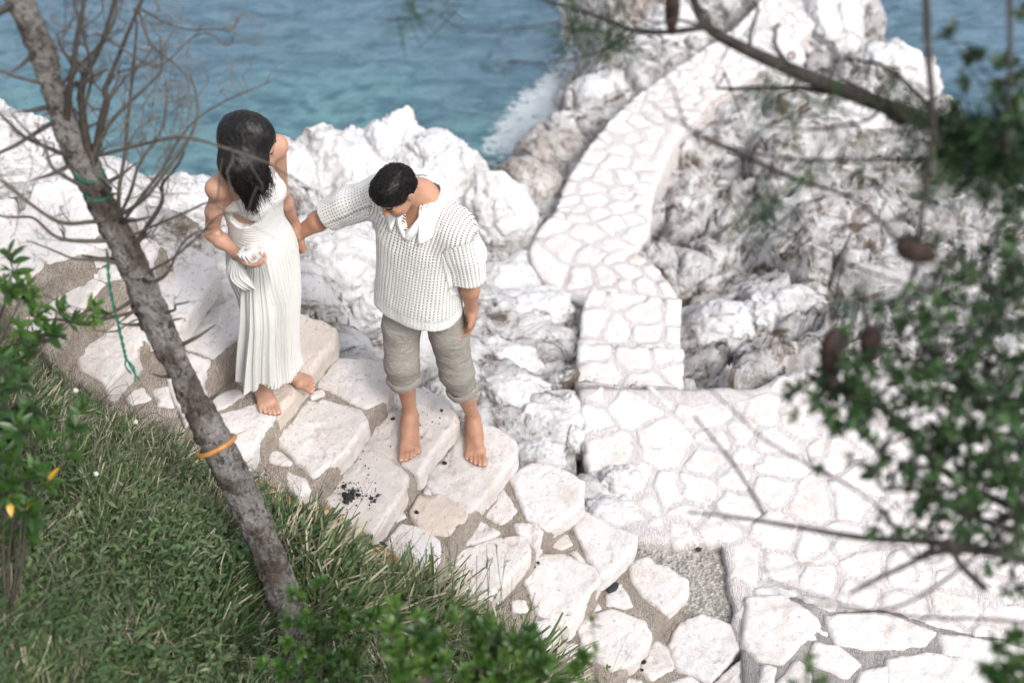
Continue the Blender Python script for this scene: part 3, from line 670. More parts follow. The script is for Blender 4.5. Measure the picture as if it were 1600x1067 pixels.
# raised row of large slabs at the bottom right
ZJ = .025
JP = [[(1172,936),(1225,933),(1268,962),(1276,976),(1222,1030),(1186,1026),(1165,1000)],[(1296,962),(1380,958),(1455,985),(1440,1004),(1372,1012),(1312,1002)],[(1276,1002),(1310,1010),(1342,1034),(1322,1056),(1266,1032)],[(1216,1062),(1248,1030),(1268,1050),(1262,1080),(1220,1085)],
      [(1190,1040),(1212,1042),(1205,1085),(1180,1080)],[(1390,1030),(1450,1020),(1530,1035),(1560,1075),(1440,1090),(1395,1075)],[(1345,1050),(1385,1040),(1390,1090),(1330,1090)],[(1470,990),(1560,1000),(1640,1030),(1560,1040),(1480,1018)],[(1570,1050),(1660,1040),(1700,1090),(1590,1100)]]
plat = empty('raised_stone_ledge', P(1350, 1020, ZJ), 'ledge of large white slabs with grey mortar at the lower right corner', 'ledge')
ac = Acc(); slab(ac, px([(1163,930),(1240,925),(1300,950),(1400,950),(1500,985),(1720,1005),(1750,1160),(1160,1160)], ZJ), ZJ-.014, .3, .02, .01, .007, 0, seed=8, rnd=0)
ac.build('mortar_bed', M['greymortar'], plat)
for j, c in enumerate(JP):
    ac = Acc(); q = px(c, ZJ); m_ = q.mean(0); slab(ac, m_+(q-m_)*1.13, ZJ+.006, .09, .012, .014, .007, .1+.2*random.random(), seed=j+90); ac.build('slab', M['slab'], plat)

# ================================================================== THE COUPLE : bodies grown as one skin over tapered limbs
def grid_sdf(prims, h, pad=.03):
    lo = np.full(3, 9e9); hi = -lo
    bbs = []
    for q in prims:
        if q[0] == 'cap': a = np.minimum(q[1], q[2])-max(q[3], q[4]); b = np.maximum(q[1], q[2])+max(q[3], q[4])
        elif q[0] == 'ell': r = max(q[3]); a = q[1]-r; b = q[1]+r
        elif q[0] == 'loft':
            r = max(np.max(q[4]), np.max(q[5]))*1.1; a = np.minimum(q[1], q[2])-r; b = np.maximum(q[1], q[2])+r
        bbs.append((a, b))
        if q[-1] >= 0: lo = np.minimum(lo, a); hi = np.maximum(hi, b)
    lo -= pad; hi += pad; n = np.ceil((hi-lo)/h).astype(int)+1
    F = np.full(n, .2, np.float32); ax = [lo[i]+h*np.arange(n[i]) for i in range(3)]
    for q, (a, b) in zip(prims, bbs):
        k = q[-1]; sub = k < 0; k = abs(k); m = k+.02
        i0 = np.clip(((a-m-lo)/h).astype(int), 0, n); i1 = np.clip(((b+m-lo)/h).astype(int)+2, 0, n)
        if (i1 <= i0).any(): continue
        X, Y, Z = np.meshgrid(*[ax[i][i0[i]:i1[i]] for i in range(3)], indexing='ij')
        Q = np.stack([X, Y, Z], -1)
        if q[0] == 'cap':
            e = q[2]-q[1]; t = np.clip((Q-q[1])@e/(e@e+1e-12), 0, 1)
            d = np.linalg.norm(Q-q[1]-t[..., None]*e, axis=-1)-(q[3]+(q[4]-q[3])*t)
        elif q[0] == 'ell':
            L = (Q-q[1])@q[2].T; r = np.asarray(q[3]); k0 = np.linalg.norm(L/r, axis=-1); k1 = np.linalg.norm(L/r**2, axis=-1)+1e-9; d = k0*(k0-1)/k1
        else:                                                       # loft: p0, p1, right axis, ra[], rb[]  (evenly spaced)
            e = q[2]-q[1]; Le = np.linalg.norm(e); e = e/Le; A = q[3]-e*(q[3]@e); A = nrm(A); B = np.cross(e, A)
            R = Q-q[1]; t = R@e; tt = np.clip(t/Le, 0, 1)*(len(q[4])-1); ra = np.interp(tt, np.arange(len(q[4])), q[4]); rb = np.interp(tt, np.arange(len(q[5])), q[5])
            x = R@A/ra; y = R@B/rb; pw = 2.4; rr = (np.abs(x)**pw+np.abs(y)**pw)**(1/pw)
            d = np.maximum((rr-1)*np.minimum(ra, rb), np.abs(t-Le/2)-Le/2)
        W = F[i0[0]:i1[0], i0[1]:i1[1], i0[2]:i1[2]]
        if sub:
            d = -d; hh = np.clip(.5-.5*(d-W)/max(k, 1e-4)*-1*-1, 0, 1) if False else None
            o = np.maximum(W, d)+np.maximum(k-np.abs(W-d), 0)**2/(4*max(k, 1e-4))
        else: o = np.minimum(W, d)-np.maximum(k-np.abs(W-d), 0)**2/(4*max(k, 1e-4))
        F[i0[0]:i1[0], i0[1]:i1[1], i0[2]:i1[2]] = o
    return F, lo
def nets(F, lo, h):
    s = F < 0; c0 = s[:-1, :-1, :-1]; act = np.zeros(c0.shape, bool)
    for dx in (0, 1):
        for dy in (0, 1):
            for dz in (0, 1): act |= (s[dx:s.shape[0]-1+dx, dy:s.shape[1]-1+dy, dz:s.shape[2]-1+dz] != c0)
    I = np.argwhere(act); idx = np.full(act.shape, -1, np.int32); idx[act] = np.arange(len(I))
    pos = np.zeros((len(I), 3)); cnt = np.zeros(len(I))
    for ax in range(3):
        for a in (0, 1):
            for b in (0, 1):
                o = [0, 0, 0]; o[(ax+1) % 3] = a; o[(ax+2) % 3] = b; J = I+o; K = J.copy(); K[:, ax] += 1
                fa = F[J[:, 0], J[:, 1], J[:, 2]]; fb = F[K[:, 0], K[:, 1], K[:, 2]]; m = (fa < 0) != (fb < 0)
                t = np.where(m, fa/np.where(fa == fb, 1, fa-fb), 0); q = np.array(o, float)+np.zeros((len(I), 3)); q[:, ax] += t
                pos += q*m[:, None]; cnt += m
    V = lo+h*(I+pos/cnt[:, None]); FA = []
    for ax in range(3):
        u, v = (ax+1) % 3, (ax+2) % 3; sl0 = [slice(None)]*3; sl1 = [slice(None)]*3; sl0[ax] = slice(0, -1); sl1[ax] = slice(1, None)
        m = s[tuple(sl0)] != s[tuple(sl1)]; E = np.argwhere(m); E = E[(E[:, u] > 0) & (E[:, v] > 0) & (E[:, u] < s.shape[u]-1) & (E[:, v] < s.shape[v]-1)]
        def g(du, dv): J = E.copy(); J[:, u] += du; J[:, v] += dv; return idx[J[:, 0], J[:, 1], J[:, 2]]
        q = np.stack([g(-1, -1), g(0, -1), g(0, 0), g(-1, 0)], 1); fl = s[E[:, 0], E[:, 1], E[:, 2]]; q[~fl] = q[~fl][:, ::-1]; FA.append(q)
    return V, np.concatenate(FA)
def normals(V, F):
    n = np.cross(V[F[:, 2]]-V[F[:, 0]], V[F[:, 3]]-V[F[:, 1]]); N_ = np.zeros_like(V)
    for k in range(4): np.add.at(N_, F[:, k], n)
    return N_/(np.linalg.norm(N_, axis=1)[:, None]+1e-12)
def smooth(V, F, it=2, f=.5):
    E = np.concatenate([F[:, [0, 1]], F[:, [1, 2]], F[:, [2, 3]], F[:, [3, 0]]])
    for _ in range(it):
        a = np.zeros_like(V); c = np.zeros(len(V))
        for i, j in ((0, 1), (1, 0)): np.add.at(a, E[:, i], V[E[:, j]]); np.add.at(c, E[:, i], 1)
        V = V+(a/c[:, None]-V)*f
    return V
def body_mesh(prims, h, it=2, disp=None):
    F_, lo = grid_sdf(prims, h); V, F = nets(F_, lo, h); V = smooth(V, F, it)
    if disp is not None: V = V+normals(V, F)*disp(V)[:, None]
    return V, F
cap = lambda a, b, r0, r1, k=.012: ('cap', np.asarray(a, float), np.asarray(b, float), r0, r1, k)
ell = lambda c, R, r, k=.012: ('ell', np.asarray(c, float), R, r, k)

def head(c, f, up, s=1., female=False):
    f = nrm(f); up = nrm(up-f*np.dot(up, f)); r = np.cross(f, up); R = np.array([r, f, up])
    W = lambda x, y, z: c+s*(r*x+f*y+up*z)
    E = lambda x, y, z, a, b, d, k=.02: ell(W(x, y, z), R, (a*s, b*s, d*s), k)
    jw = .045 if female else .052
    p = [E(0, -.015, .030, .074, .094, .083), E(0, .028, -.035, .060, .066, .080), E(0, .048, -.078, jw, .045, .035), E(0, .082, -.103, .018, .016, .016, .02),
         cap(W(0, .090, .012), W(0, .112, -.030), .007*s, .0115*s, .008), E(-.010, .103, -.035, .008, .010, .007, .006), E(.010, .103, -.035, .008, .010, .007, .006),
         cap(W(-.032, .080, .018), W(.032, .080, .018), .012*s, .012*s, .016), E(-.036, .070, -.032, .018, .020, .016, .02), E(.036, .070, -.032, .018, .020, .016, .02),
         E(0, .088, -.063, .021, .012, .006, .006), E(0, .086, -.073, .018, .012, .006, .006)]
    for sx in (-1, 1):
        p += [('ell', W(sx*.030, .096, -.004), R, (.016*s, .014*s, .009*s), -.008), E(sx*.030, .078, -.005, .014, .012, .011, .004)]
        Rt = np.array([nrm(r+.35*sx*f), nrm(f-.35*sx*r), up])
        p += [ell(W(sx*.078, -.008, -.012), Rt, (.008*s, .019*s, .031*s), .005), ('ell', W(sx*.087, -.003, -.008), Rt, (.006*s, .010*s, .019*s), -.003)]
    return p, W, R
def foot(ank, hd, z, side, s=1.):
    """bare foot on height z, heading hd; side=+1 when the big toe is on the right of the heading"""
    h = nrm(A3(hd[0], hd[1], 0)); sd_ = A3(h[1], -h[0], 0)*side; g = lambda f, l, u: A3(ank[0], ank[1], 0)+h*f*s+sd_*l*s+A3(0, 0, z+u*s)
    p = [cap(g(-.045, 0, .032), g(-.02, 0, .045), .029*s, .030*s, .03), cap(g(0, 0, .075), g(.06, .006, .042), .027*s, .025*s, .03),
         cap(g(.03, .004, .045), g(.115, .012, .022), .030*s, .022*s, .03), cap(g(-.02, -.012, .025), g(.10, -.022, .018), .022*s, .017*s, .02),
         cap(g(.115, .022, .020), g(.125, -.028, .016), .0205*s, .015*s, .015)]
    toes = [(.030, .188, .0125, .135), (.011, .185, .0088, .135), (-.006, .176, .0082, .13), (-.021, .163, .0078, .122), (-.035, .148, .0078, .112)]
    nails = []
    for l, e, r, b in toes:
        l2 = l-.0 if l > 0 else l*1.04
        p += [cap(g(b-.01, l*.93, .020), g(b+(e-b)*.55, l2, .017), r*.95*s, r*.9*s, .006), cap(g(b+(e-b)*.55, l2, .017), g(e-r*.6, l2, .0105), r*.9*s, r*s, .004)]
        nails.append((g(e-r*.3, l2, .0105+r*.72), r*.62*s))
    return p, nails, h
def hand(w, d, pn, s=1., curl=(.5, .6, .7, .8), th=.5, side=1, spread=.06):
    """wrist w, direction d, palm normal pn (out of the palm); thumb towards side*(d x pn)"""
    d = nrm(d); pn = nrm(pn-d*np.dot(pn, d)); l = np.cross(d, pn)*side; g = lambda a, b, c: w+s*(d*a+l*b+pn*c)
    R = np.array([d, l, pn]); p = [ell(g(.045, 0, 0), R, (.052*s, .040*s, .0155*s), .015), cap(g(0, 0, 0), g(.03, 0, 0), .022*s, .022*s, .02), ell(g(.03, .022, .008), R, (.032*s, .017*s, .014*s), .015)]
    for k, (b, a0, L) in enumerate(((.028, .082, .072), (.009, .088, .080), (-.010, .084, .074), (-.028, .074, .058))):
        c = curl[k]; q = g(a0-.012, b, 0); ang = 0; r = (.0088, .009, .0086, .0076)[k]*s; dl = spread*(1.2-k*.8)
        for j, (fr, cc) in enumerate(((.44, .9), (.31, 1.1), (.25, .8))):
            ang += c*cc; v = nrm(d*math.cos(ang)+pn*math.sin(ang)+l*dl*math.cos(ang)); q2 = q+v*L*fr*s*(1.15 if j == 0 else 1)
            p.append(cap(q, q2, r*(1-.07*j), r*(.93-.07*j), .004)); q = q2
    a = g(.015, .030, .008); b = g(.045, .052-.01*th, .012+.018*th); c_ = g(.072, .050-.028*th, .018+.022*th); p += [cap(a, b, .0125*s, .0105*s, .010), cap(b, c_, .0102*s, .0085*s, .004)]
    return p
def mkbody(name, prims, h, m, parent, it=2, disp=None, **k):
    V, F = body_mesh(prims, h, it, disp); return mk(name, V, F, m, parent, **k)
def strands(roots, guide, n, w, tone=(0, 1), seg=9, wav=.004, seed=0):
    """hair locks: thin three-sided tapering tubes"""
    ac = Acc(); rs = np.random.default_rng(seed)
    for i in range(n):
        pts = guide(i, rs); pts = spline(pts, seg); tt = np.linspace(0, 1, seg); ww = w*(.6+.8*rs.random())
        pts = pts+np.stack([np.sin(tt*rs.uniform(4, 9)+rs.uniform(0, 6)) for _ in range(3)], 1)*wav*tt[:, None]
        tube(ac, pts, ww*(1-.8*tt**3), 4, rs.uniform(*tone))
    return ac

# ------------------------------------------------------------------ the man
ZE, ZD, ZB = .552, .692, .972
man = empty('person', P(695, 700, ZD), 'barefoot man in cream open knit polo shirt and rolled grey trousers, looking at his feet', 'person')
HL, HR_ = A3(-.292, 4.19, 1.43), A3(-.455, 4.24, 1.43)              # hips
AL, AR = P(739, 655, ZE+.09), P(640, 645, ZD+.09)                   # ankles
def knee(h, a, L1, L2, fw):
    e = a-h; D = np.linalg.norm(e); e = e/D; x = (L1*L1-L2*L2+D*D)/(2*D); y = math.sqrt(max(L1*L1-x*x, 1e-4)); f = fw-e*np.dot(fw, e); return h+e*x+nrm(f)*y
FM = nrm(A3(-.25, -1, 0))
lk = lambda h, a, f: np.linalg.norm(a-h)*f
KL = knee(HL, AL, lk(HL, AL, .515), lk(HL, AL, .495), A3(-.1, -1, .1)); KR = knee(HR_, AR, lk(HR_, AR, .52), lk(HR_, AR, .50), A3(-.2, -1, 0))
SL, SR = A3(-.205, 4.13, 1.872), A3(-.495, 4.285, 1.915)            # shoulders
NK = A3(-.347, 4.215, 1.955); HC = A3(-.438, 4.120, 2.050)
ELB_L, WR_L = A3(-.172, 4.13, 1.59), P(737, 484, 1.385)
ELB_R = A3(-.735, 4.35, 1.735); WR_R = Py(464, 367, 4.37)
pm = []
hd, Wm, Rm = head(HC, A3(-.50, -.62, -.58), A3(-.30, -.40, .85), .86)
pm += [cap(NK+A3(0, .02, -.04), HC+(Wm(0, -.03, -.06)-HC), .058, .054, .03)]
pm += hd
CH = A3(-.357, 4.215, 1.78)
pm += [ell(CH, np.array([nrm(SL-SR), nrm(np.cross(A3(0, 0, 1), SL-SR)), A3(0, 0, 1)]), (.140, .092, .17), .04), cap(SR, SL, .050, .050, .05), cap(NK, SL, .045, .045, .04), cap(NK, SR, .045, .045, .04),
       cap(CH-A3(0, 0, .1), (HL+HR_)/2, .11, .12, .05)]
pm += [cap(SL, ELB_L, .047, .038, .02), cap(ELB_L, ELB_L+(WR_L-ELB_L)*.35, .037, .039, .02), cap(ELB_L+(WR_L-ELB_L)*.35, WR_L, .038, .025, .02)]
pm += [cap(SR, ELB_R, .047, .039, .02), cap(ELB_R, ELB_R+(WR_R-ELB_R)*.35, .039, .041, .02), cap(ELB_R+(WR_R-ELB_R)*.35, WR_R, .040, .026, .02)]
dl = nrm(WR_L-ELB_L); pm += hand(WR_L, nrm(dl+A3(-.10, -.10, 0)), A3(-.93, -.30, .1), 1.0, (.50, .58, .66, .74), .45, side=-1)
dr = nrm(WR_R-ELB_R); pm += hand(WR_R, nrm(dr*.5+A3(-.25, 0, -.8)), A3(.62, .75, -.25), 1.05, (.95, 1.0, 1.0, 1.0), .3, side=1)
for a, kk, z, hdg, side in ((AL, KL, ZE, A3(.10, -1, 0), -1), (AR, KR, ZD, A3(.02, -1, 0), 1)):
    h0 = kk
    pm += [cap(kk, kk+(a-kk)*.32+A3(0, .015, 0), .048, .049, .03), cap(kk+(a-kk)*.32+A3(0, .015, 0), a+A3(0, .01, .01), .048, .028, .03)]
    fp, nails, fh = foot(a+fh_off if False else a, hdg, z, side, 1.12); pm += fp
    ac = Acc()
    D_, Fi = ico(2)
    hh = nrm(hdg); sx = A3(hh[1], -hh[0], 0)
    for c_, r_ in nails:
        ac.add(c_+D_@np.array([sx*r_, hh*r_*1.15, A3(0, 0, r_*.30)]), Fi)
    ac.build('toenail', M['nail'], man)
body_m = mkbody('body', pm, .0042, M['skinm'], man)
# eyes closed downwards, brows
for sx in (-1, 1):
    ac = Acc(); tube(ac, spline([Wm(sx*.018, .091, .018), Wm(sx*.032, .092, .025), Wm(sx*.048, .078, .020)], 8), .0035*np.ones(8), 5); ac.build('eyebrow', M['hair'], man)
    ac = Acc(); tube(ac, spline([Wm(sx*.018, .085, -.010), Wm(sx*.030, .090, -.013), Wm(sx*.043, .080, -.009)], 8), .0018*np.ones(8), 4); ac.build('eyelash', M['hair'], man)
# short hair
ph = [ell(Wm(0, -.018, .036), Rm, (.076, .092, .081), .01), ell(Wm(0, .028, .070), Rm, (.062, .060, .046), .03), ell(Wm(0, -.055, -.02), Rm, (.062, .048, .055), .03),
      ('ell', Wm(0, .112, -.032), Rm, (.075, .070, .074), -.008), ('ell', Wm(.092, .0, -.030), Rm, (.03, .03, .038), -.006), ('ell', Wm(-.092, .0, -.030), Rm, (.03, .03, .038), -.006),
      ('ell', Wm(0, -.03, -.16), Rm, (.12, .12, .085), -.01)]
ph = [(q[0], q[1], q[2], tuple(x*.90 for x in q[3]), q[4]) for q in ph]
V, F = body_mesh(ph, .0035, 2)
loc = (V-HC)@Rm.T
flow = .0026*fbm(np.stack([loc[:, 0]*150, loc[:, 1]*28, loc[:, 2]*40], 1), 3, 5)+.004*fbm(loc*22, 2, 8)
V = V+normals(V, F)*flow[:, None]
mk('hair', V, F, M['hair'], man, attrs={'tone': np.clip(.5+fbm(np.stack([loc[:, 0]*200, loc[:, 1]*30, loc[:, 2]*30], 1), 3, 6), 0, 1)})
nrmH = normals(V, F); rsh = np.random.default_rng(4); pick = rsh.choice(np.where(loc[:, 2]+.25*loc[:, 1] > -.03)[0], 2600)
ac = Acc()
for i in pick:
    p0 = V[i]; n_ = nrmH[i]; fl = Rm[1]*.9-Rm[0]*.45*math.copysign(1, loc[i, 0]+.02)*0.3-Rm[2]*(.5 if loc[i, 1] < -.05 else -.15)
    fl = fl-n_*np.dot(fl, n_); L = rsh.uniform(.010, .024)
    pts = np.array([p0-n_*.002, p0+n_*.003+fl*L*.5, p0+n_*rsh.uniform(.001, .006)+fl*L]); tube(ac, pts, [.0013, .0011, .0003], 3, rsh.random())
ac.build('hair_tufts', M['hair'], man)
# trousers
def fold(V, c, amp, sc, seed): return amp*fbm(np.stack([V[:, 0]*sc*.6, V[:, 1]*sc*.6, V[:, 2]*sc*2.2], 1)+seed, 3, seed, True)
CL = KL+(AL-KL)*.34; CR = KR+(AR-KR)*.31
pp = [cap((HL+HR_)/2+A3(.008, .01, .12), (HL+HR_)/2+A3(.008, .01, .02), .09, .098, .05), cap(HL+A3(-.02, .02, .03), HL+(KL-HL)*.5, .092, .080, .03), cap(HL+(KL-HL)*.5, KL, .080, .070, .03), cap(KL, CL, .070, .060, .02),
      cap(HR_+A3(.03, .02, .03), HR_+(KR-HR_)*.5, .090, .079, .03), cap(HR_+(KR-HR_)*.5, KR, .079, .071, .03), cap(KR, CR, .071, .065, .02)]
for c_, k_ in ((CL, KL), (CR, KR)):
    e = nrm(c_-k_); pp.append(('ell', c_+e*.082, np.array([nrm(np.cross(e, A3(1, 0, 0))), nrm(np.cross(e, np.cross(e, A3(1, 0, 0)))), e]), (.15, .15, .080), -.004))
pp.append(('ell', (HL+HR_)/2+A3(0, .0, .26), np.eye(3), (.3, .3, .13), -.004))
tro = mkbody('trousers', pp, .005, M['linen'], man, 3, lambda V: .0032*fbm(np.stack([V[:, 0]*10+V[:, 2]*9, V[:, 1]*9, V[:, 2]*17], 1), 3, 12, True)+.007*fbm(V*8, 3, 13))
for c_, k_, r in ((CL, KL, .063), (CR, KR, .068)):                  # rolled cuffs
    e = nrm(c_-k_); a = nrm(np.cross(e, A3(0, 1, 0))); b = np.cross(e, a); ac = Acc(); ns, nm = 60, 14; V = []
    for i in range(ns):
        t = 2*math.pi*i/ns; rr = r*(1+.04*math.sin(3*t+1)+.02*math.sin(7*t)); o = math.cos(t)*a+math.sin(t)*b
        for j in range(nm):
            s_ = 2*math.pi*j/nm; V.append(c_+o*(rr+.009*math.cos(s_)*(1+.2*math.sin(5*t)))+e*(-.006+.021*math.sin(s_)+.004*math.sin(2*t+r*60)))
    F = [(i*nm+j, ((i+1) % ns)*nm+j, ((i+1) % ns)*nm+(j+1) % nm, i*nm+(j+1) % nm) for i in range(ns) for j in range(nm)]
    ac.add(V, F); ac.build('cuff', M['linen'], tro)
# shirt
HM = A3(-.388, 4.195, 1.372); TOP = A3(-.347, 4.225, 1.955); ax_r = nrm(SL-SR)
ps = [cap(SR+A3(.03, 0, -.01), SR*.4+ELB_R*.6, .084, .074, .05), cap(SR*.4+ELB_R*.6, ELB_R+nrm(ELB_R-SR)*.03, .074, .069, .02),
      cap(SL+A3(-.02, 0, -.03), SL*.45+ELB_L*.55+A3(.01, 0, 0), .085, .076, .05), cap(SL*.45+ELB_L*.55+A3(.01, 0, 0), ELB_L+A3(-.002, -.01, .02), .076, .073, .02)]
eR = nrm(WR_R-ELB_R)*.5+nrm(ELB_R-SR)*.5; eR = nrm(eR); ps.append(('ell', ELB_R-nrm(ELB_R-SR)*.005+eR*.075, np.array([nrm(np.cross(eR, A3(0, 0, 1))), nrm(np.cross(eR, np.cross(eR, A3(0, 0, 1)))), eR]), (.14, .14, .075), -.003))
ps.append(('ell', ELB_L+A3(-.01, -.02, -.045), np.eye(3), (.14, .14, .065), -.003))
ps += [('loft', HM, TOP, ax_r, [.188, .184, .179, .176, .177, .182, .178, .145, .095], [.138, .140, .138, .138, .138, .138, .130, .112, .085], .05),
       cap(NK+A3(0, 0, -.035), SL+A3(-.01, 0, -.01), .066, .078, .03), cap(NK+A3(0, 0, -.035), SR+A3(.01, 0, -.01), .066, .078, .03)]
fr = nrm(np.cross(ax_r, A3(0, 0, 1)))                                # chest front (towards the camera)
NKt = NK+A3(0, 0, .0)
ps += [('cap', NK-A3(0, -.01, .02), HC*.5+NK*.5+A3(0, 0, .12), .070, .085, -.006), ('ell', NK+fr*.085+A3(.0, 0, -.045), np.array([ax_r, nrm(fr+A3(0, 0, .8)), nrm(np.cross(ax_r, nrm(fr+A3(0, 0, .8))))]), (.030, .06, .075), -.004)]
V, F = body_mesh(ps, .005, 3, lambda V: .005*fbm(np.stack([V[:, 0]*10, V[:, 1]*10, V[:, 2]*3.5], 1), 3, 22)+.004*fbm(V*[14, 14, 9], 2, 25))
# knit coordinates: around and along torso or sleeve
def seg_t(V, a, b): e = b-a; return np.clip((V-a)@e/(e@e), -.3, 1.3), np.linalg.norm(V-a-np.clip((V-a)@e/(e@e), 0, 1)[:, None]*e, axis=1)
tR, dR = seg_t(V, SR+(ELB_R-SR)*.22, ELB_R); tL, dL = seg_t(V, SL+A3(0, 0, -.09), ELB_L)
axT = nrm(TOP-HM); rT = V-HM; hT = rT@axT; aT = rT@ax_r; bT = rT@nrm(np.cross(ax_r, axT))
isR = (V@ax_r < (SR+(ELB_R-SR)*.08)@ax_r); isL = (V@ax_r > (SL@ax_r)+.012)&(hT < .49)
isL = (dL < .099) & (((V-SL)@ax_r) > -.055-.25*np.clip((SL[2]-.06-V[:, 2]), -.2, .0)) & (V[:, 2] < SL[2]+.02)
th = np.arctan2(aT, bT)
ku = np.stack([aT, hT, 0*hT], 1); hole = np.full(len(V), .215)+.05*sstep(.15, .5, hT)
hole = np.where(hT < .058, 0, hole)
wS = sstep(.38, .50, hT); ku[:, 0] = th*.15*(1-wS)+aT*wS; ku[:, 1] = np.where(hT < .052, 0, hT+wS*(.135-bT))
for m_, a_, b_, rf in ((isR, SR, ELB_R, A3(0, 0, 1)), (isL, SL, ELB_L, A3(0, 1, 0))):
    e = nrm(b_-a_); x = nrm(np.cross(e, rf)); y = np.cross(e, x); q = V-a_; an = np.arctan2(q@y, q@x); L = np.linalg.norm(b_-a_); t = q@e
    ku[m_] = np.stack([an*.075 if rf[1] else t*1.0, t if rf[1] else an*.075, 0*t], 1)[m_] if rf[1] else np.stack([an*.085, t*.9, 0*t], 1)[m_]
    hole = np.where(m_, np.where(t > L*1.0-.004, 0, .19), hole)
shirt = mk('shirt', V, F, M['knit'], man, attrs={'knit': ku, 'hole': hole})
# collar: a band standing round the neck and folding over onto the shoulders
def collar_pt(a, r, dz): return NK+ax_r*math.sin(a)*r*1.05+(-fr)*math.cos(a)*r+A3(0, 0, dz)
Vc = []; na, nb = 64, 8; a0 = math.radians(158)
for i in range(na):
    a = -a0+2*a0*i/(na-1); fr_ = abs(a)/a0; W_ = .048+.036*fr_**3; droop = -.045-.055*fr_**2
    P0 = (.071, -.012-.05*fr_**4); 
    for j in range(nb):
        t = j/(nb-1); r = .070+(W_)*t+.008*math.sin(math.pi*t); dz = .030-.050*fr_**3+(droop)*t**1.2+.016*math.sin(math.pi*min(1, t*1.5)); Vc.append(collar_pt(a, r, dz))
Vc = np.array(Vc); Fc = [(i*nb+j, (i+1)*nb+j, (i+1)*nb+j+1, i*nb+j+1) for i in range(na-1) for j in range(nb-1)]
col = mk('collar', Vc, Fc, M['collar'], shirt); sm = col.modifiers.new('thick', 'SOLIDIFY'); sm.thickness = .005; sm.offset = 1
# V placket band below the opening
tip = NK+fr*.130+A3(0, 0, -.125)
for sx in (-1, 1):
    q0 = NK+fr*.092+ax_r*sx*.052+A3(0, 0, -.028); q1 = tip
    L_ = []; n = 12
    for i in range(n):
        t = i/(n-1); c_ = q0*(1-t)+q1*t+fr*.012*math.sin(math.pi*t); wv = ax_r*sx*.017+A3(0, 0, -.012); L_ += [c_-wv*.5+fr*.004, c_+fr*.009, c_+wv*1.0+fr*.001]
    Fp = [(i*3+j, (i+1)*3+j, (i+1)*3+j+1, i*3+j+1) for i in range(n-1) for j in range(2)]
    pl = mk('placket', np.array(L_), Fp, M['collar'], shirt); sm = pl.modifiers.new('thick', 'SOLIDIFY'); sm.thickness = .005; sm.offset = 0
# wrist cord
ac = Acc(); e = nrm(WR_R-ELB_R); a = nrm(np.cross(e, A3(0, 0, 1))); b = np.cross(e, a); t = np.linspace(0, 2*math.pi, 28)
tube(ac, WR_R+nrm(dr*.5+A3(-.25, 0, -.8))*.012+(np.cos(t)[:, None]*a*.030+np.sin(t)[:, None]*b*.030), .0035*np.ones(28), 6); ac.build('bracelet', M['black'], man)

# ------------------------------------------------------------------ the woman
woman = empty('person', P(425, 600, ZB), 'barefoot woman with long black hair holding up the skirt of her white pleated dress', 'person')
Fw = nrm(A3(.8, -.6, 0)); Rw = nrm(A3(-.6, -.8, 0))
NW = A3(-.962, 4.03, 2.262); HW = A3(-.915, 4.00, 2.385)
SRw, SLw = A3(-1.062, 3.945, 2.205), A3(-.870, 4.165, 2.225)
ERw = A3(-1.122, 3.985, 1.955); WRw = P(371, 397, 1.935)
ELw = Py(438, 300, 4.25); WLw = Py(459, 348, 4.34)
PEL = A3(-.972, 4.07, 1.80)
hw, Ww, Rwm = head(HW, A3(.80, -.02, -.60), A3(.55, -.30, .8), .83, True)
pw = [cap(NW, Ww(0, -.03, -.06), .042, .043, .03)]+hw
Rb = np.array([Rw, Fw, A3(0, 0, 1)])
pw += [ell(A3(-.965, 4.05, 2.12), Rb, (.116, .082, .15), .04), ell(A3(-.965, 4.06, 1.96), Rb, (.100, .076, .12), .04), ell(PEL, Rb, (.145, .105, .12), .04),
       cap(SRw, SLw, .036, .036, .04), cap(NW, SRw, .034, .034, .03), cap(NW, SLw, .034, .034, .03)]
for sx in (-1, 1): pw.append(ell(A3(-.965, 4.05, 2.10)+Fw*.065+Rw*sx*.055, Rb, (.044, .036, .044), .02))
pw += [cap(SRw+A3(.01, .006, -.004), SRw*.5+ERw*.5, .032, .031, .02), cap(SRw*.5+ERw*.5, ERw, .031, .027, .02), cap(ERw, ERw*.65+WRw*.35, .027, .0275, .02), cap(ERw*.65+WRw*.35, WRw, .0275, .019, .02)]
pw += [cap(SLw, ELw, .037, .030, .02), cap(ELw, ELw*.65+WLw*.35, .030, .030, .02), cap(ELw*.65+WLw*.35, WLw, .029, .020, .02)]
dw = nrm(WRw-ERw); pw += hand(WRw, nrm(dw*.7+A3(.5, -.15, -.25)), A3(.0, .55, .75), .92, (.55, .65, .75, .85), .9, side=1)
pw += hand(WLw, nrm(A3(.18, -.02, -.95)), A3(-.9, .1, -.1), .92, (.55, .6, .65, .7), .3, side=1)
AW1, AW2 = P(403, 585, ZB+.08), P(434, 566, ZB+.08)
for a, kk, hdg, side in ((AW1, A3(-1.02, 4.0, 1.42), A3(.42, -1, 0), -1), (AW2, A3(-.97, 4.12, 1.42), A3(1, -.52, 0), 1)):
    pw += [cap(kk, a*.35+kk*.65, .045, .046, .03), cap(a*.35+kk*.65, a, .045, .027, .03), cap(PEL+(kk-PEL)*.2, kk, .08, .05, .03)]
    fp, nails, fh = foot(a, hdg, ZB, side, 1.0); pw += fp
    ac = Acc(); D_, Fi = ico(2); hh = nrm(hdg); sx = A3(hh[1], -hh[0], 0)
    for c_, r_ in nails: ac.add(c_+D_@np.array([sx*r_, hh*r_*1.15, A3(0, 0, r_*.30)]), Fi)
    ac.build('toenail', M['nail'], woman)
mkbody('body', pw, .0042, M['skinw'], woman)
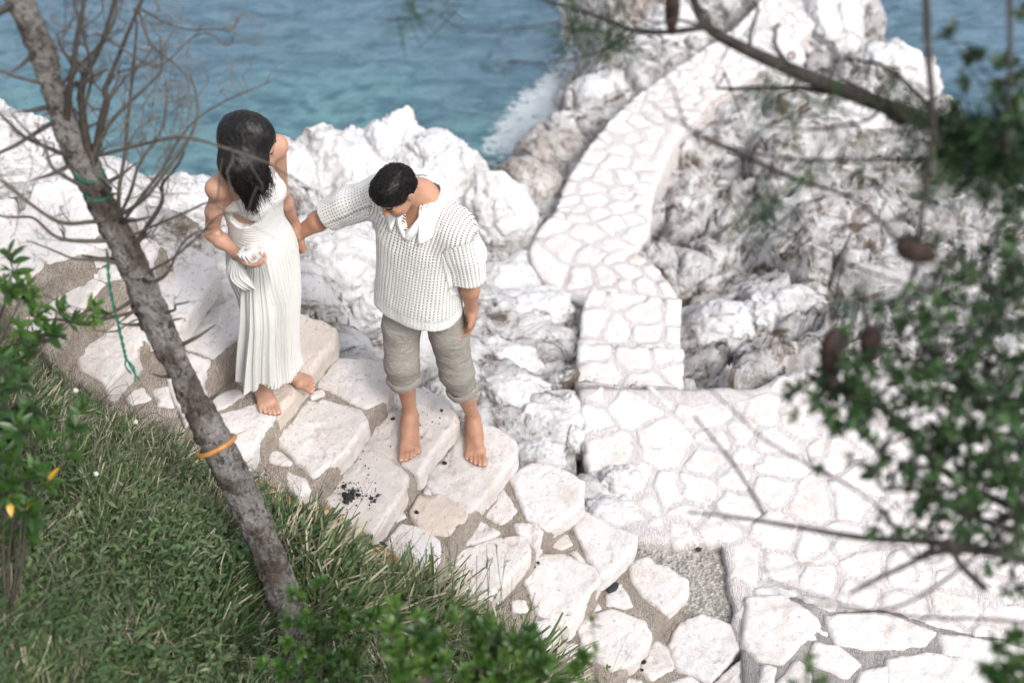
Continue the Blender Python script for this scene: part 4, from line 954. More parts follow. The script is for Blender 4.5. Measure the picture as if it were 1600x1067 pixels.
for sx in (-1, 1):
    ac = Acc(); tube(ac, spline([Ww(sx*.018, .091*.93, .018), Ww(sx*.032, .0915, .023), Ww(sx*.046, .078, .018)], 8), .0028*np.ones(8), 5); ac.build('eyebrow', M['hair'], woman)
# bodice with a cut-out at the near side of the waist
WST = A3(-.968, 4.06, 1.925)
pb = [('loft', WST-A3(0, 0, .02), A3(-.962, 4.045, 2.19), Rw, [.119, .112, .115, .122, .122, .112, .080], [.092, .086, .087, .094, .100, .087, .053], .02)]
for sx in (-1, 1): pb.append(ell(A3(-.965, 4.05, 2.10)+Fw*.068+Rw*sx*.055, Rb, (.048, .040, .049), .02))
pb += [('ell', Py(379, 343, 3.95), np.array([Fw, Rw, A3(0, 0, 1)]), (.040, .09, .034), -.004),
       ('ell', A3(-.962, 4.045, 2.235)-Fw*.14, Rb, (.17, .14, .15), -.004)]
V, F = body_mesh(pb, .0045, 2); an = np.arctan2((V-WST)@Rw, (V-WST)@Fw)
pl = (V-P(425, 335, 2.0))@nrm(A3(.3, -.2, 1.))*1./.013
bod = mk('bodice', V, F, M['dress'], woman, attrs={'pleat': pl})
ac = Acc()
for sx in (-1, 1): tube(ac, spline([A3(-.965, 4.05, 2.15)+Fw*.085+Rw*sx*.045, NW+Fw*.055+Rw*sx*.045-A3(0, 0, .01), NW-Fw*.045+Rw*sx*.01+A3(0, 0, .015)], 12), .009*np.ones(12), 8)
ac.build('strap', M['dress'], bod)
# skirt: pleated loft
def skirt(name, C_, RA, RB, npl, amp, big, seed, parent, n=420, m=90, tw=0., hem=.0, ph=0.):
    tt = np.linspace(0, 1, m); cc = spline(C_, m); ra = spline(np.array(RA)[:, None], m)[:, 0]; rb = spline(np.array(RB)[:, None], m)[:, 0]
    V = []; PL = []
    a = np.linspace(0, 2*math.pi, n, endpoint=False)
    for k in range(m):
        t = tt[k]; fo = big*t**.8*(np.sin(a*5+seed+2.2*t)+.6*np.sin(a*9+seed*2-1.5*t)+.4*np.sin(a*14+seed))
        pr_ = 0; sawt = (a*npl/(2*math.pi)+tw*t) % 1.; pr = amp*(.35+.65*t)*(np.abs(sawt-.5)*2)
        r = 1+fo; x = np.cos(a)*(ra[k]*r+pr); y = np.sin(a)*(rb[k]*r+pr)
        q = cc[k]+x[:, None]*Rw+y[:, None]*Fw; q[:, 2] += hem*t**4*(np.sin(a*3+seed)+.5*np.sin(a*7)); V.append(q); PL.append(a*npl*2/(2*math.pi)+tw*t)
    V = np.concatenate(V); F = []
    I = np.arange(m*n).reshape(m, n); J = np.roll(I, -1, 1); F = np.stack([I[:-1].ravel(), J[:-1].ravel(), J[1:].ravel(), I[1:].ravel()], 1)
    return mk(name, V, F[:, ::-1], M['dress'], parent, attrs={'pleat': np.concatenate(PL)})
SKC = [WST, A3(-.968, 4.06, 1.84), A3(-.968, 4.06, 1.74), A3(-.965, 4.06, 1.60), A3(-.975, 4.05, 1.45), A3(-.992, 4.04, 1.28), A3(-1.0, 4.035, 1.185)]
sk = skirt('skirt', SKC, [.116, .142, .152, .128, .108, .102, .114], [.088, .110, .118, .118, .112, .112, .124], 56, .008, .055, 1.3, woman, tw=.5, hem=.012)
# cloth gathered up in her hand and falling in a fold
HH = WRw+nrm(dw*.7+A3(.5, -.15, -.25))*.07
dr_ = skirt('gathered_fold', [HH+A3(.0, .0, .035), HH+A3(.012, .02, -.01), A3(-.975, 3.945, 1.74), A3(-.99, 3.95, 1.55), A3(-1.02, 3.955, 1.36), A3(-1.045, 3.965, 1.19)], [.020, .030, .052, .068, .075, .082], [.018, .026, .045, .055, .06, .065], 22, .009, .20, 4.1, woman, n=260, m=80, hem=.01)
rf = skirt('gathered_ruffle', [HH+A3(-.015, .0, .072), HH+A3(-.012, .005, .066), HH+A3(-.008, .01, .035), HH+A3(.0, .015, .0)], [.002, .036, .030, .015], [.002, .024, .024, .013], 14, .006, .22, 2.2, woman, n=200, m=30)
sw = skirt('draped_swag', [HH+A3(-.06, .03, .01), HH+A3(-.07, .045, -.07), HH+A3(-.03, .07, -.15), A3(-.99, 4.0, 1.66)], [.020, .045, .050, .02], [.02, .035, .04, .02], 24, .006, .10, 6.2, woman, n=200, m=40)
# long hair
phw = [ell(Ww(0, -.020, .038), Rwm, (.074, .092, .079), .01), ell(Ww(0, -.045, -.02), Rwm, (.072, .060, .075), .03), ('ell', Ww(0, .118, -.04), Rwm, (.060, .072, .085), -.01)]
phw = [(q[0], q[1], q[2], tuple(x*.92 for x in q[3]), q[4]) for q in phw]
tipH = Py(396, 306, 3.90); midH = Py(374, 256, 3.93); mid2 = Py(396, 252, 3.94)
phw += [cap(Ww(0, -.06, -.02), midH, .070, .068, .05), cap(midH, tipH*.7+midH*.3, .068, .044, .04), cap(Ww(0, -.045, -.02), mid2, .060, .044, .05), cap(mid2, Py(408, 288, 3.91), .044, .026, .03)]
V, F = body_mesh(phw, .004, 2); loc = (V-HW)@Rwm.T
V = V+normals(V, F)*(.003*fbm(np.stack([V[:, 0]*110, V[:, 1]*110, V[:, 2]*8], 1), 3, 7))[:, None]
hm = mk('hair', V, F, M['hair'], woman, attrs={'tone': np.clip(.4+fbm(np.stack([V[:, 0]*160, V[:, 1]*160, V[:, 2]*9], 1), 3, 6), 0, 1)})
def gw(i, rs):
    sx = 1 if rs.random() < .6 else -1; y = rs.uniform(-.08, .045)
    part = Ww(.010, y, .119-.9*abs(y)**1.6*3); out = Ww(sx*rs.uniform(.064, .076), y-.012, rs.uniform(.015, .045)); g = rs.random()
    al = math.atan2(y-.0, sx*.07)+rs.normal(0, .25); A_ = nrm(Rwm[0]); B_ = nrm(Rwm[1]); o = A_*math.cos(al)+B_*math.sin(al)
    m_, e_ = (midH, tipH) if g < .74 else (mid2, Py(rs.uniform(406, 424), rs.uniform(280, 300), 3.88)); low = HW*.45+m_*.55+o*.066+A3(0, -.02, 0)
    return np.array([part, out, low, m_+o*.052+rs.normal(0, .006, 3)+A3(0, -.016, 0), e_*.5+m_*.5+o*.040+rs.normal(0, .006, 3)+A3(0, -.012, 0), e_+o*.022+A3(0, -.004, rs.uniform(-.06, .06))+rs.normal(0, .010, 3)])
ac = strands(None, gw, 1500, .0021, seg=16, wav=.003, seed=3); rsf = np.random.default_rng(77)
for i in range(90):                                                # flyaways
    q_ = gw(i, rsf); q_ = q_+np.linspace(0, 1, len(q_))[:, None]*rsf.normal(0, .014, 3)+rsf.normal(0, .004, q_.shape); tube(ac, spline(q_, 16), np.linspace(.0011, .0004, 16), 3, rsf.random())
ac.build('hair_locks', M['hair'], woman)

# ================================================================== PLANTS
def leaf_tpl(L=1., w=.34, n=5, bend=.18, fold=.12):
    V = []; F = []
    for i in range(n):
        t = i/(n-1); ww = w*.5*math.sin(math.pi*min(.999, max(.02, t**.85)))**.8+.01; z = -bend*t*t
        V += [(t*L, -ww, z+fold*ww), (t*L, 0, z), (t*L, ww, z+fold*ww)]
    for i in range(n-1): F += [(i*3, (i+1)*3, (i+1)*3+1, i*3+1), (i*3+1, (i+1)*3+1, (i+1)*3+2, i*3+2)]
    return np.array(V), np.array(F)
def inst(tpl, pos, xd, zd, sc, tone, name, m, parent=None, **k):
    """many leaf-sized faces joined into one mesh"""
    TV, TF = tpl; pos = np.asarray(pos); n = len(pos); x = xd/(np.linalg.norm(xd, axis=1)[:, None]+1e-9)
    y = np.cross(zd, x); y /= np.linalg.norm(y, axis=1)[:, None]+1e-9; z = np.cross(x, y); sc = np.broadcast_to(sc, (n,))
    V = pos[:, None, :]+sc[:, None, None]*(TV[None, :, 0:1]*x[:, None]+TV[None, :, 1:2]*y[:, None]+TV[None, :, 2:3]*z[:, None])
    F = (TF[None]+(np.arange(n)*len(TV))[:, None, None]).reshape(-1, TF.shape[1])
    return mk(name, V.reshape(-1, 3), F, m, parent, attrs={'tone': np.repeat(tone, len(TV))}, **k)
rg = np.random.default_rng(11)
def in_view(p, mar=.12):
    q = p-CAM; d = q@FWD; u = 800+FPX*(q@RGT)/d; v = 533.5-FPX*(q@UPV)/d
    return (d > .3) & (u > -1600*mar) & (u < 1600*(1+mar)) & (v > -1067*mar) & (v < 1067*(1+mar)), u, v, d
def soil_pts(n, dmin=.02, dmax=3.):
    out = []
    while sum(map(len, out)) < n:
        p = np.c_[rg.uniform(-3.2, 1.0, 40000), rg.uniform(.6, 4.9, 40000), np.zeros(40000)]; d, _ = poly_sd(p, BL)
        p = p[(d > dmin) & (d < dmax)]; p[:, 2] = soilz(p); ok, u, v, dd = in_view(p, .06); out.append(p[ok])
    return np.concatenate(out)[:n]
def dens(p, s, sc=1.6): return fbm(np.c_[p[:, :2]*sc, np.zeros(len(p))], 3, s)
# grass blades
p = soil_pts(130000); d, _ = poly_sd(p, BL); _, u, v, dd = in_view(p)
bare = np.exp(-(((u-610)/85)**2+((v-900)/60)**2))                    # the litter filled hollow beside the lower steps
keep = (rg.random(len(p)) > bare*2.2) & (rg.random(len(p)) < .55+.45*sstep(-.35, .1, dens(p, 77)+.2*(d-.2))); p = p[keep]; d = d[keep]
clump = dens(p, 80, 5); hgt = (.055+.12*sstep(.05, .5, d))*(.55+.9*sstep(-.25, .35, dens(p, 87, 1.3)))*(.6+.8*sstep(-.3, .4, clump))*rg.uniform(.5, 1.3, len(p))
xd = np.c_[rg.normal(0, .55, (len(p), 2)), np.ones(len(p))]+.8*np.c_[dens(p, 81, 3), dens(p, 82, 3), 0*d]
tone = np.clip(.35+.35*dens(p, 83, 2.2)+rg.normal(0, .16, len(p))+.75*(rg.random(len(p)) < .13+.3*sstep(.8, .15, d)), 0, 1)
blade = leaf_tpl(1., .022, 5, .5, 0)
tag(inst(blade, p, xd, rg.normal(size=(len(p), 3)), hgt, tone, 'grass', M['grass'], rel=p[0]), 'long green and straw coloured grass covering the slope below the stairs', 'grass', kind='stuff')
# small leaved ground cover
p = soil_pts(12500, .25); _, u, v, dd = in_view(p); w = sstep(700, 960, v+.3*(250-u))*.85+.10
p = p[(rg.random(len(p)) < w) & (rg.random(len(p)) < .12+.8*sstep(-.1, .25, dens(p, 90)))]
n = len(p); st = 11; P_ = np.repeat(p, st, 0); k = np.tile(np.arange(st), n); an = k*2.4+np.repeat(rg.uniform(0, 6, n), st); lean = np.repeat(rg.normal(0, .35, (n, 2)), st, 0)
hh = np.repeat(rg.uniform(.06, .17, n)*(1+.6*sstep(-.1, .4, dens(p, 92, 2))), st)*(k+1)/st; pos = P_+np.c_[lean*hh[:, None], hh]; xd = np.c_[np.cos(an), np.sin(an), .45+0*an]
tone = np.clip(np.repeat(.45+.4*dens(p, 91, 2.5)+rg.normal(0, .12, n), st)+.25*k/st-.1+rg.normal(0, .08, n*st), 0, 1)
tag(inst(leaf_tpl(1., .36, 4, .25, .15), pos, xd, np.c_[0*an, 0*an, 1+0*an]+rg.normal(0, .25, (n*st, 3)), np.repeat(rg.uniform(.7, 1.5, n), st)*rg.uniform(.015, .030, n*st), tone, 'ground_cover', M['weed'], rel=p[0]), 'low small leaved weeds growing thickly through the grass at lower left', 'ground cover', kind='stuff')
# leaf litter in the hollow and thin dry stems
q = P(600, 895, .42); p = np.c_[rg.normal(q[0], .19, 1800), rg.normal(q[1], .14, 1800), np.zeros(1800)]; d, _ = poly_sd(p, BL); p = p[(d > .0) & (d < .55)]; p[:, 2] = soilz(p)+.008
tag(inst(leaf_tpl(1., .6, 4, .3, .3), p, rg.normal(size=p.shape)*[1, 1, .3], rg.normal(size=p.shape)*.5+[0, 0, 1], rg.uniform(.02, .05, len(p)), rg.random(len(p)), 'leaf_litter', M['litter'], rel=p[0]), 'dry brown leaves and husks lying in the hollow under the lower steps', 'leaf litter', kind='stuff')
ac = Acc(); p = soil_pts(1000, .03, 2.6)
for s in p:
    a = rg.uniform(0, 6.28); L = rg.uniform(.08, .26); e = s+A3(math.cos(a)*L, math.sin(a)*L, rg.uniform(.05, .24)); m_ = (s+e)/2+A3(0, 0, .03)+rg.normal(0, .015, 3)
    tube(ac, spline([s, m_, e], 6), np.linspace(.0016, .0006, 6), 3, rg.uniform(.4, 1), cap=False)
tag(ac.build('dry_stems', M['twig']), 'pale dry stems tangled through the grass of the slope', 'dry stems', kind='stuff')

# ---- charcoal pieces scattered on the steps
COAL = [(545,776,.68,14,'largest charcoal lump on the corner of the speckled slab'),(541,783,.68,9,0),(552,768,.68,8,0),(560,773,.68,6,0),(538,772,.68,6,0),(580,778,.68,6,0),(585,783,.68,5,0),(590,774,.68,5,0),(522,751,.68,9,'round coal near the left corner of the speckled slab'),(537,760,.68,6,0),(550,707,.68,7,'coal on the joint above the speckled slab'),(614,654,.68,5,'small coal left of the man\'s rear foot'),(690,641,.68,5,'small coal right of the man\'s rear foot'),
 (612,812,.54,9,'coal in the joint below the speckled slab'),(606,816,.54,6,0),(695,723,.54,6,'thin coal on the slab under the man\'s front foot'),(651,800,.54,7,'coal on the tan stone below the joint'),(956,917,.14,16,'big dark coal lump in the joint of the lowest steps'),(946,910,.14,7,0),(834,884,.26,6,'coal on the white stone of the second step below the man'),(841,879,.26,5,0),(713,848,.40,4,'tiny coal at the left end of the lower step'),(882,998,.12,7,0),(1006,1034,.0,7,'coal at the bottom of the stairs'),(1003,1046,.0,5,0),(1092,858,-.05,8,'dark pebble on the grey concrete patch'),(1023,849,-.05,6,0),(540,858,.38,18,'big black coal in the leaf litter'),(562,868,.38,12,0),(610,900,.3,13,0),(545,900,.38,13,0),(583,880,.35,10,0)]
COAL.sort(key=lambda q: q[0])
ORDS = 'first second third fourth fifth sixth seventh eighth ninth tenth eleventh twelfth thirteenth fourteenth fifteenth sixteenth seventeenth eighteenth nineteenth twentieth twenty-first twenty-second twenty-third twenty-fourth twenty-fifth twenty-sixth twenty-seventh twenty-eighth twenty-ninth thirtieth thirty-first thirty-second thirty-third'.split()
for i, (u_, v_, z_, s_, lb) in enumerate(COAL):
    c_ = P(u_, v_, z_+.012); D_, F_ = ico(3); r_ = s_/2/380.
    if z_ in (.38, .3, .35): c_ = c_.copy(); c_[2] = float(soilz(c_[None])[0])+.012
    V = D_*np.array([r_*rg.uniform(.9, 1.5), r_*rg.uniform(.8, 1.2), r_*.75])*(1+.35*fbm(D_*1.8+i*3, 3, i, True))[:, None]; an = rg.uniform(0, 3.14)
    V = V@np.array([[math.cos(an), math.sin(an), 0], [-math.sin(an), math.cos(an), 0], [0, 0, 1]])+c_
    tag(mk('charcoal_piece', V, F_, M['char'], smooth=False), lb or ORDS[i]+' coal from the left among the small black coals on and around the stairs', 'charcoal', 'charcoal pieces on and beside the stairs')
ac = Acc(); D_, F_ = ico(1)
for i in range(240):
    g_ = rg.random(); c_ = (P(548+rg.normal(0, 13), 772+rg.normal(0, 10), .68) if g_ < .4 else P(583+rg.normal(0, 11), 778+rg.normal(0, 6), .68) if g_ < .6 else P(rg.uniform(520, 720), 0, .68) if False else P(548+rg.normal(0, 40), 745+rg.normal(0, 24), .68) if g_ < .8 else P(*(lambda t: (620+t*60+rg.normal(0, 14), 640+t*20+rg.normal(0, 14)))(rg.random()), .68))
    r_ = rg.uniform(.0012, .0045); ac.add(D_*r_*rg.uniform(.6, 1.3, 3)+c_+A3(0, 0, .008), F_)
tag(ac.build('charcoal_crumbs', M['char'], smooth=False), 'black charcoal crumbs sprinkled on the speckled slab', 'charcoal crumbs', kind='stuff')

# ---- leaning dead pine on the left
tree = empty('pine_tree', Pd(455, 1000, 5.0), 'leaning grey pine trunk with bare dead branches, growing from the slope at left', 'tree')
TK = [(462,1010,5.02,40),(440,925,4.95,38),(405,830,4.82,37),(368,755,4.74,37),(335,690,4.66,36),(300,620,4.58,31),(272,560,4.5,29),(240,490,4.42,32),(212,425,4.34,30),(182,365,4.26,33),(155,310,4.18,30),(128,250,4.1,31),(103,195,4.03,26),(85,140,3.96,27),(62,75,3.88,26),(38,20,3.8,28),(10,-50,3.7,26)]
tp = np.array([Pd(a, b, c) for a, b, c, w in TK]); tr = np.array([w*c/FPX for a, b, c, w in TK])*.66
tps = spline(tp, 210); trs = np.interp(np.linspace(0, 1, 210), np.linspace(0, 1, len(tr)), tr)
ac = Acc(); tube(ac, tps, trs, 72)
V = np.concatenate(ac.V); ctr = np.repeat(tps, 72, 0); ctr = ctr[:len(V)]; nn = V-ctr; nn /= np.linalg.norm(nn, axis=1)[:, None]+1e-9
f1, f2, cid = worley(V*[34, 34, 22], 6); k1, k2, kid = worley(V*[70, 70, 45], 8)
V = V+nn*(.010*(cid-.5)*sstep(.02, .15, f2-f1)+.004*(kid-.5)+.012*fbm(V*7, 3, 3)+.006*fbm(V*30, 3, 4, True))[:, None]
mk('trunk', V, ac.F, M['bark'], tree, attrs={'tone': np.zeros(len(V))})
def curl(s, e, wig, n, seed):
    rs = np.random.default_rng(seed); pts = spline(np.array([s, e]), n); L = np.linalg.norm(e-s); t = np.linspace(0, 1, n)
    off = np.stack([noise(np.c_[t*4, t*0+seed, t*0+k*9.], seed+k) for k in range(3)], 1)*wig*L; off -= off[0]*(1-t)[:, None]
    return pts+off*t[:, None]**.6
def grow(ac, pts, r0, r1, lv, seed, tone=.4, dens_=1., curly=.3):
    n = len(pts); tube(ac, pts, np.linspace(r0, r1, n), 8 if r0 > .006 else 5, tone)
    if lv <= 0: return
    rs = np.random.default_rng(seed); L = np.sum(np.linalg.norm(np.diff(pts, axis=0), axis=1)); m = int(max(1, dens_*L*14*rs.uniform(.6, 1.2)))
    for i in range(m):
        t = rs.uniform(.2, .98); k = min(n-2, int(t*(n-1))); s = pts[k]; d_ = nrm(pts[k+1]-pts[k]); sd_ = nrm(np.cross(d_, rs.normal(size=3))); l2 = L*rs.uniform(.18, .42)*(1.1-t*.5)
        e = s+(d_*rs.uniform(.4, 1.0)+sd_*rs.uniform(.4, .9)+A3(0, 0, .15))*l2
        _, eu, ev, _ = in_view(e[None])
        if 325 < eu[0] < 450 and 155 < ev[0] < 330: continue
        r = (r0+(r1-r0)*t)*rs.uniform(.28, .5)
        grow(ac, curl(s, e, curly, 10, seed*7+i), max(r, .0010), .0006, lv-1, seed*5+i*3+1, min(1, tone+.18), dens_*.9, curly+.08)
def onk(u, v, d): return Pd(u, v, d)
# main dead branches: start on the trunk, through points, to the tip (u, v, distance, radius px)
BR_ = [([(90,215,4.0),(112,120,3.85),(128,30,3.75),(134,-60,3.7)],9,5),([(150,305,4.1),(125,150,3.95),(150,100,3.85),(190,-20,3.7)],12,5),([(150,290,4.1),(160,170,3.95),(172,130,3.9),(235,-30,3.75)],11,5),
 ([(185,370,4.15),(230,310,4.0),(305,180,3.85),(300,115,3.8)],6,3),([(200,400,4.2),(190,260,4.1),(205,100,4.0),(215,10,3.95)],6,3),([(190,380,4.2),(250,270,4.1),(300,190,4.05),(420,130,4.0)],5,2),
 ([(150,265,4.05),(230,225,3.9),(290,218,3.8),(400,250,3.75),(440,268,3.72),(490,300,3.7)],5,2),([(60,130,3.95),(10,115,3.9),(-60,105,3.85)],5,3),([(82,205,3.95),(30,225,3.85),(-40,250,3.8)],7,4),([(115,275,4.0),(45,215,3.9),(-30,140,3.8)],7,4),
 ([(175,365,4.15),(90,350,4.0),(0,280,3.9),(-60,260,3.9)],6,3),([(170,390,4.25),(100,375,4.15),(45,340,4.1),(-30,330,4.0)],6,3),([(215,430,4.3),(150,405,4.2),(105,400,4.15),(40,375,4.1)],6,2),([(205,495,4.4),(140,500,4.3),(80,498,4.25),(-10,505,4.2)],5,2),([(212,515,4.4),(160,515,4.35),(145,508,4.3)],3,1),
 ([(222,455,4.35),(265,420,4.25),(288,380,4.2),(330,360,4.15)],5,2),([(245,495,4.4),(275,480,4.35),(300,470,4.3)],5,2),([(230,440,4.3),(280,400,4.2),(330,350,4.1),(375,330,4.05)],4,2),([(262,520,4.45),(270,505,4.4),(285,500,4.38)],6,2),
 ([(135,240,4.05),(145,130,3.95),(130,60,3.9),(110,-30,3.85)],5,3),([(100,150,3.95),(170,50,3.8),(185,-30,3.75)],5,3),([(215,10,3.9),(232,60,3.85),(290,130,3.8),(285,155,3.8)],4,2),([(160,60,3.85),(240,110,3.8),(310,60,3.75),(350,70,3.72),(370,60,3.7)],3,2),([(215,10,3.9),(270,35,3.85),(350,50,3.8),(380,20,3.8)],3,2),
 ([(190,385,4.15),(215,270,4.05),(255,190,4.0),(260,150,3.98)],5,3),([(205,395,4.2),(300,330,4.1),(340,300,4.05),(350,250,4.0)],4,2),([(160,330,4.1),(95,270,3.95),(60,220,3.9),(20,180,3.85)],6,3),([(140,290,4.05),(180,180,3.95),(245,120,3.85),(250,60,3.8)],6,2),([(200,410,4.3),(245,330,4.2),(262,280,4.15),(290,240,4.1)],7,3)]
for i, (pts, w0, w1) in enumerate(BR_):
    ac = Acc(); pp_ = np.array([Pd(*q) for q in pts]); pp_[0] = tps[np.argmin(np.linalg.norm(tps-pp_[0], axis=1))] if i not in (21, 22, 23) else pp_[0]; dm = pts[0][2]
    grow(ac, spline(pp_, 26)+np.stack([noise(np.c_[np.linspace(0, 5, 26), np.full(26, i), np.full(26, k)], 5)*.010 for k in range(3)], 1), w0*dm/FPX*.66, w1*dm/FPX*.4, 2, 100+i, .12 if w0 > 6 else .4, .5 if i == 6 else 1.25 if w0 < 7 else 1.0, .30)
    ac.build('branch', M['twig'], tree)
for i in range(26):                                                   # broken stubs
    k = rg.integers(60, 205); a = rg.uniform(0, 6.28); d_ = nrm(np.cross(tps[k]-tps[k-1], rg.normal(size=3))); ac = Acc(); L = rg.uniform(.05, .16)
    tube(ac, np.array([tps[k]+d_*trs[k]*.7, tps[k]+d_*(trs[k]+L*.5)+A3(0, 0, .01), tps[k]+d_*(trs[k]+L)+A3(0, 0, .03)]), [.008, .005, .002], 6, .3); ac.build('stub', M['twig'], tree)
# hose ring round the trunk
k = np.argmin(np.linalg.norm(tps-Pd(335, 697, 4.66), axis=1)); e = nrm(tps[k+3]-tps[k-3]); e2 = nrm(e+A3(-.25, .35, .15)); a = nrm(np.cross(e2, A3(0, 0, 1))); b = np.cross(e2, a); t = np.linspace(0, 2*math.pi, 60)
ac = Acc(); tube(ac, tps[k]+np.cos(t)[:, None]*a*(trs[k]+.015)+np.sin(t)[:, None]*b*(trs[k]+.015), .0085*np.ones(60), 14, cap=False)
tag(ac.build('hose_ring', M['orange'], smooth=True), 'orange brown hose ring tied round the leaning trunk', 'hose')
# green twine
ac = Acc(); L_ = spline([Pd(168,395,4.26),(Pd(172,450,4.28)),Pd(188,520,4.32),Pd(197,560,4.35)], 60); t = np.linspace(0, 40, 60)
for ph_ in (0, 3.14): tube(ac, L_+np.stack([np.cos(t+ph_), np.sin(t+ph_), 0*t], 1)*.003, .0028*np.ones(60), 5)
for k_, (du, dv) in enumerate(((8, 24), (20, 33), (14, 36))): tube(ac, spline([Pd(197,560,4.35), Pd(197+du*.3-3+k_*6, 560+dv*.5, 4.35), Pd(197+du, 560+dv, 4.35)], 14)+rg.normal(0, .001, (14, 3)), .003*np.ones(14), 5)
tag(ac.build('green_twine', M['green']), 'frayed green twine hanging from the leaning trunk over the steps', 'twine')
for (u_, v_, dd_) in ((135, 283, 4.1), (150, 305, 4.15)):
    k = np.argmin(np.linalg.norm(tps-Pd(u_, v_, dd_), axis=1)); e = nrm(tps[k+3]-tps[k-3]+A3(.02, .01, 0)); a = nrm(np.cross(e, A3(0, 0, 1))); b = np.cross(e, a); t = np.linspace(0, 2*math.pi, 40); ac = Acc()
    tube(ac, tps[k]+np.cos(t)[:, None]*a*(trs[k]+.006)+np.sin(t)[:, None]*b*(trs[k]+.006)+e*.01*np.sin(t*2)[:, None], .0035*np.ones(40), 6)
    tag(ac.build('twine_band', M['green']), 'upper green twine band round the trunk among dead branches' if v_ < 300 else 'lower green twine band round the trunk among dead branches', 'twine')

# ---- shrubs
def shrub(name, label, cat, base, tips, leafL, m, seed, hubs=None, *, group=None, nleaf=16, stem_r=.004, w=.36, tn=(.2, .8), yellow=0, spread=.10, whorl=True, per=9, stemmat='twig', slen=.12, hubdraw=None):
    """stems from one foot; rosettes of leaves along the last part of every twig"""
    rs = np.random.default_rng(seed); root = empty(name, base, label, cat, group); ac = Acc(); pos = []; xd = []; tone = []; sc = []
    for hb in (hubdraw or []): tube(ac, hb, np.linspace(stem_r*2.5, stem_r, len(hb)), 7, .3)
    for tip in tips:
        tip = np.asarray(tip)
        if hubs is not None: hp = hubs[np.argmin(np.linalg.norm(hubs-tip, axis=1)+.5*np.maximum(0, hubs[:, 2]-tip[2]))]
        else: hp = base
        base_ = hp; mid = base_*.45+tip*.55+rs.normal(0, .02, 3)+A3(0, 0, .02); pts = spline([base_, mid, tip], 14); tube(ac, pts, np.linspace(stem_r, stem_r*.4, 14), 5, .35)
        subs = [(pts[-1], nrm(pts[-1]-pts[-3]))]
        for _ in range(per):
            k = rs.integers(5, 14) if len(pts) > 10 else 5; s = pts[min(k, 13)]; dr = nrm(nrm(pts[-1]-pts[0])*.5+rs.normal(size=3)*.7+A3(0, 0, .35)); L = rs.uniform(.4, 1)*spread*1.3; e = s+dr*L; q = spline([s, (s+e)/2+rs.normal(0, .01, 3), e], 6)
            tube(ac, q, np.linspace(stem_r*.5, stem_r*.25, 6), 4, .45); subs.append((e, nrm(e-s)))
        tb_ = rs.uniform(*tn)
        for s, dr in subs:
            a0 = rs.uniform(0, 6); ax = nrm(np.cross(dr, rs.normal(size=3))); ay = np.cross(dr, ax); t1 = rs.uniform(*tn)
            for i in range(nleaf):
                f = i/nleaf; a = a0+i*2.4; op = .35+.9*(1-f) if whorl else .75; back = slen*(1-f)*(.25 if whorl else 1.)
                pos.append(s-dr*back+rs.normal(0, .002, 3)); xd.append(nrm(dr*math.cos(op)*1.0+(ax*math.cos(a)+ay*math.sin(a))*math.sin(op))); sc.append(leafL*rs.uniform(.6, 1.15)*(1-.35*f))
                tone.append(np.clip(t1*.6+tb_*.4+rs.normal(0, .1)+.15*f, 0, .88) if rs.random() > yellow else rs.uniform(.95, 1))
    ac.build('stems', M[stemmat], root); inst(leaf_tpl(1., w, 5, .15, .25), np.array(pos), np.array(xd), np.array([[0, 0, 1.]]*len(pos))+rs.normal(0, .3, (len(pos), 3)), np.array(sc), np.array(tone), 'foliage', M[m], root)
    return root
def tipsof(l): return [Pd(*q) for q in l]
def foot_at(u, v, d):
    q = Pd(u, v, d); 
    return A3(q[0], q[1], float(soilz(q[None])[0])-.02)
shrub('shrub', 'glossy green shrub with one yellow leaf at the left edge below the bare branches', 'shrub', Pd(-60, 560, 4.3)-A3(0, 0, .15), tipsof([(15,455,4.1),(45,440,4.1),(60,490,4.15),(95,480,4.15),(120,500,4.2),(150,478,4.2),(85,520,4.15),(20,420,4.05),(30,510,4.1)]), .062, 'leaf', 1, nleaf=9, spread=.045, per=2, yellow=.02, tn=(.3, .8))
shrub('shrub', 'dark green shrub touching the left edge above the tall grass', 'shrub', foot_at(-70, 690, 4.1), tipsof([(10,560,3.9),(35,590,3.95),(0,610,3.95),(50,640,4.0),(20,660,4.0),(-10,640,3.9),(15,690,4.0)]), .065, 'darkleaf', 2, nleaf=10, spread=.05, per=3, tn=(.4, .9))
shrub('shrub', 'leafy shrub at the left edge with a yellowing leaf in the middle of the slope', 'shrub', foot_at(-60, 830, 4.0), tipsof([(30,660,3.9),(70,670,3.9),(50,730,3.95),(20,750,3.9),(75,750,3.95),(120,665,4.0),(40,790,3.95),(5,700,3.9)]), .060, 'leaf', 3, nleaf=11, spread=.05, per=2, yellow=.03, tn=(.15, .6))
shrub('bush', 'bright green bush at the foot of the leaning trunk', 'bush', foot_at(500, 1090, 4.4), tipsof([(470,930,4.4),(500,905,4.4),(525,940,4.4),(545,965,4.4),(480,970,4.35),(515,985,4.3),(450,1000,4.3),(560,1000,4.3),(500,1030,4.2),(440,1050,4.2),(540,1045,4.2),(580,960,4.45)]), .036, 'leaf', 4, nleaf=16, spread=.06, per=5, w=.5, tn=(.2, .75), slen=.10)
bt = [(int(u_), int(v_), 3.6) for u_, v_ in zip(rg.uniform(585, 880, 26), rg.uniform(985, 1075, 26))]
shrub('bush', 'blurred bright green bush across the bottom edge of the picture', 'bush', foot_at(730, 1220, 3.6), tipsof([(q[0], max(q[1], 985+abs(q[0]-720)*.22), 3.6) for q in bt]+[(620,960,3.7),(650,985,3.6),(745,975,3.6),(800,1000,3.6),(900,1040,3.6),(690,990,3.6)]), .038, 'leaf', 5, nleaf=18, spread=.06, per=6, w=.42, tn=(.2, .85), slen=.10)
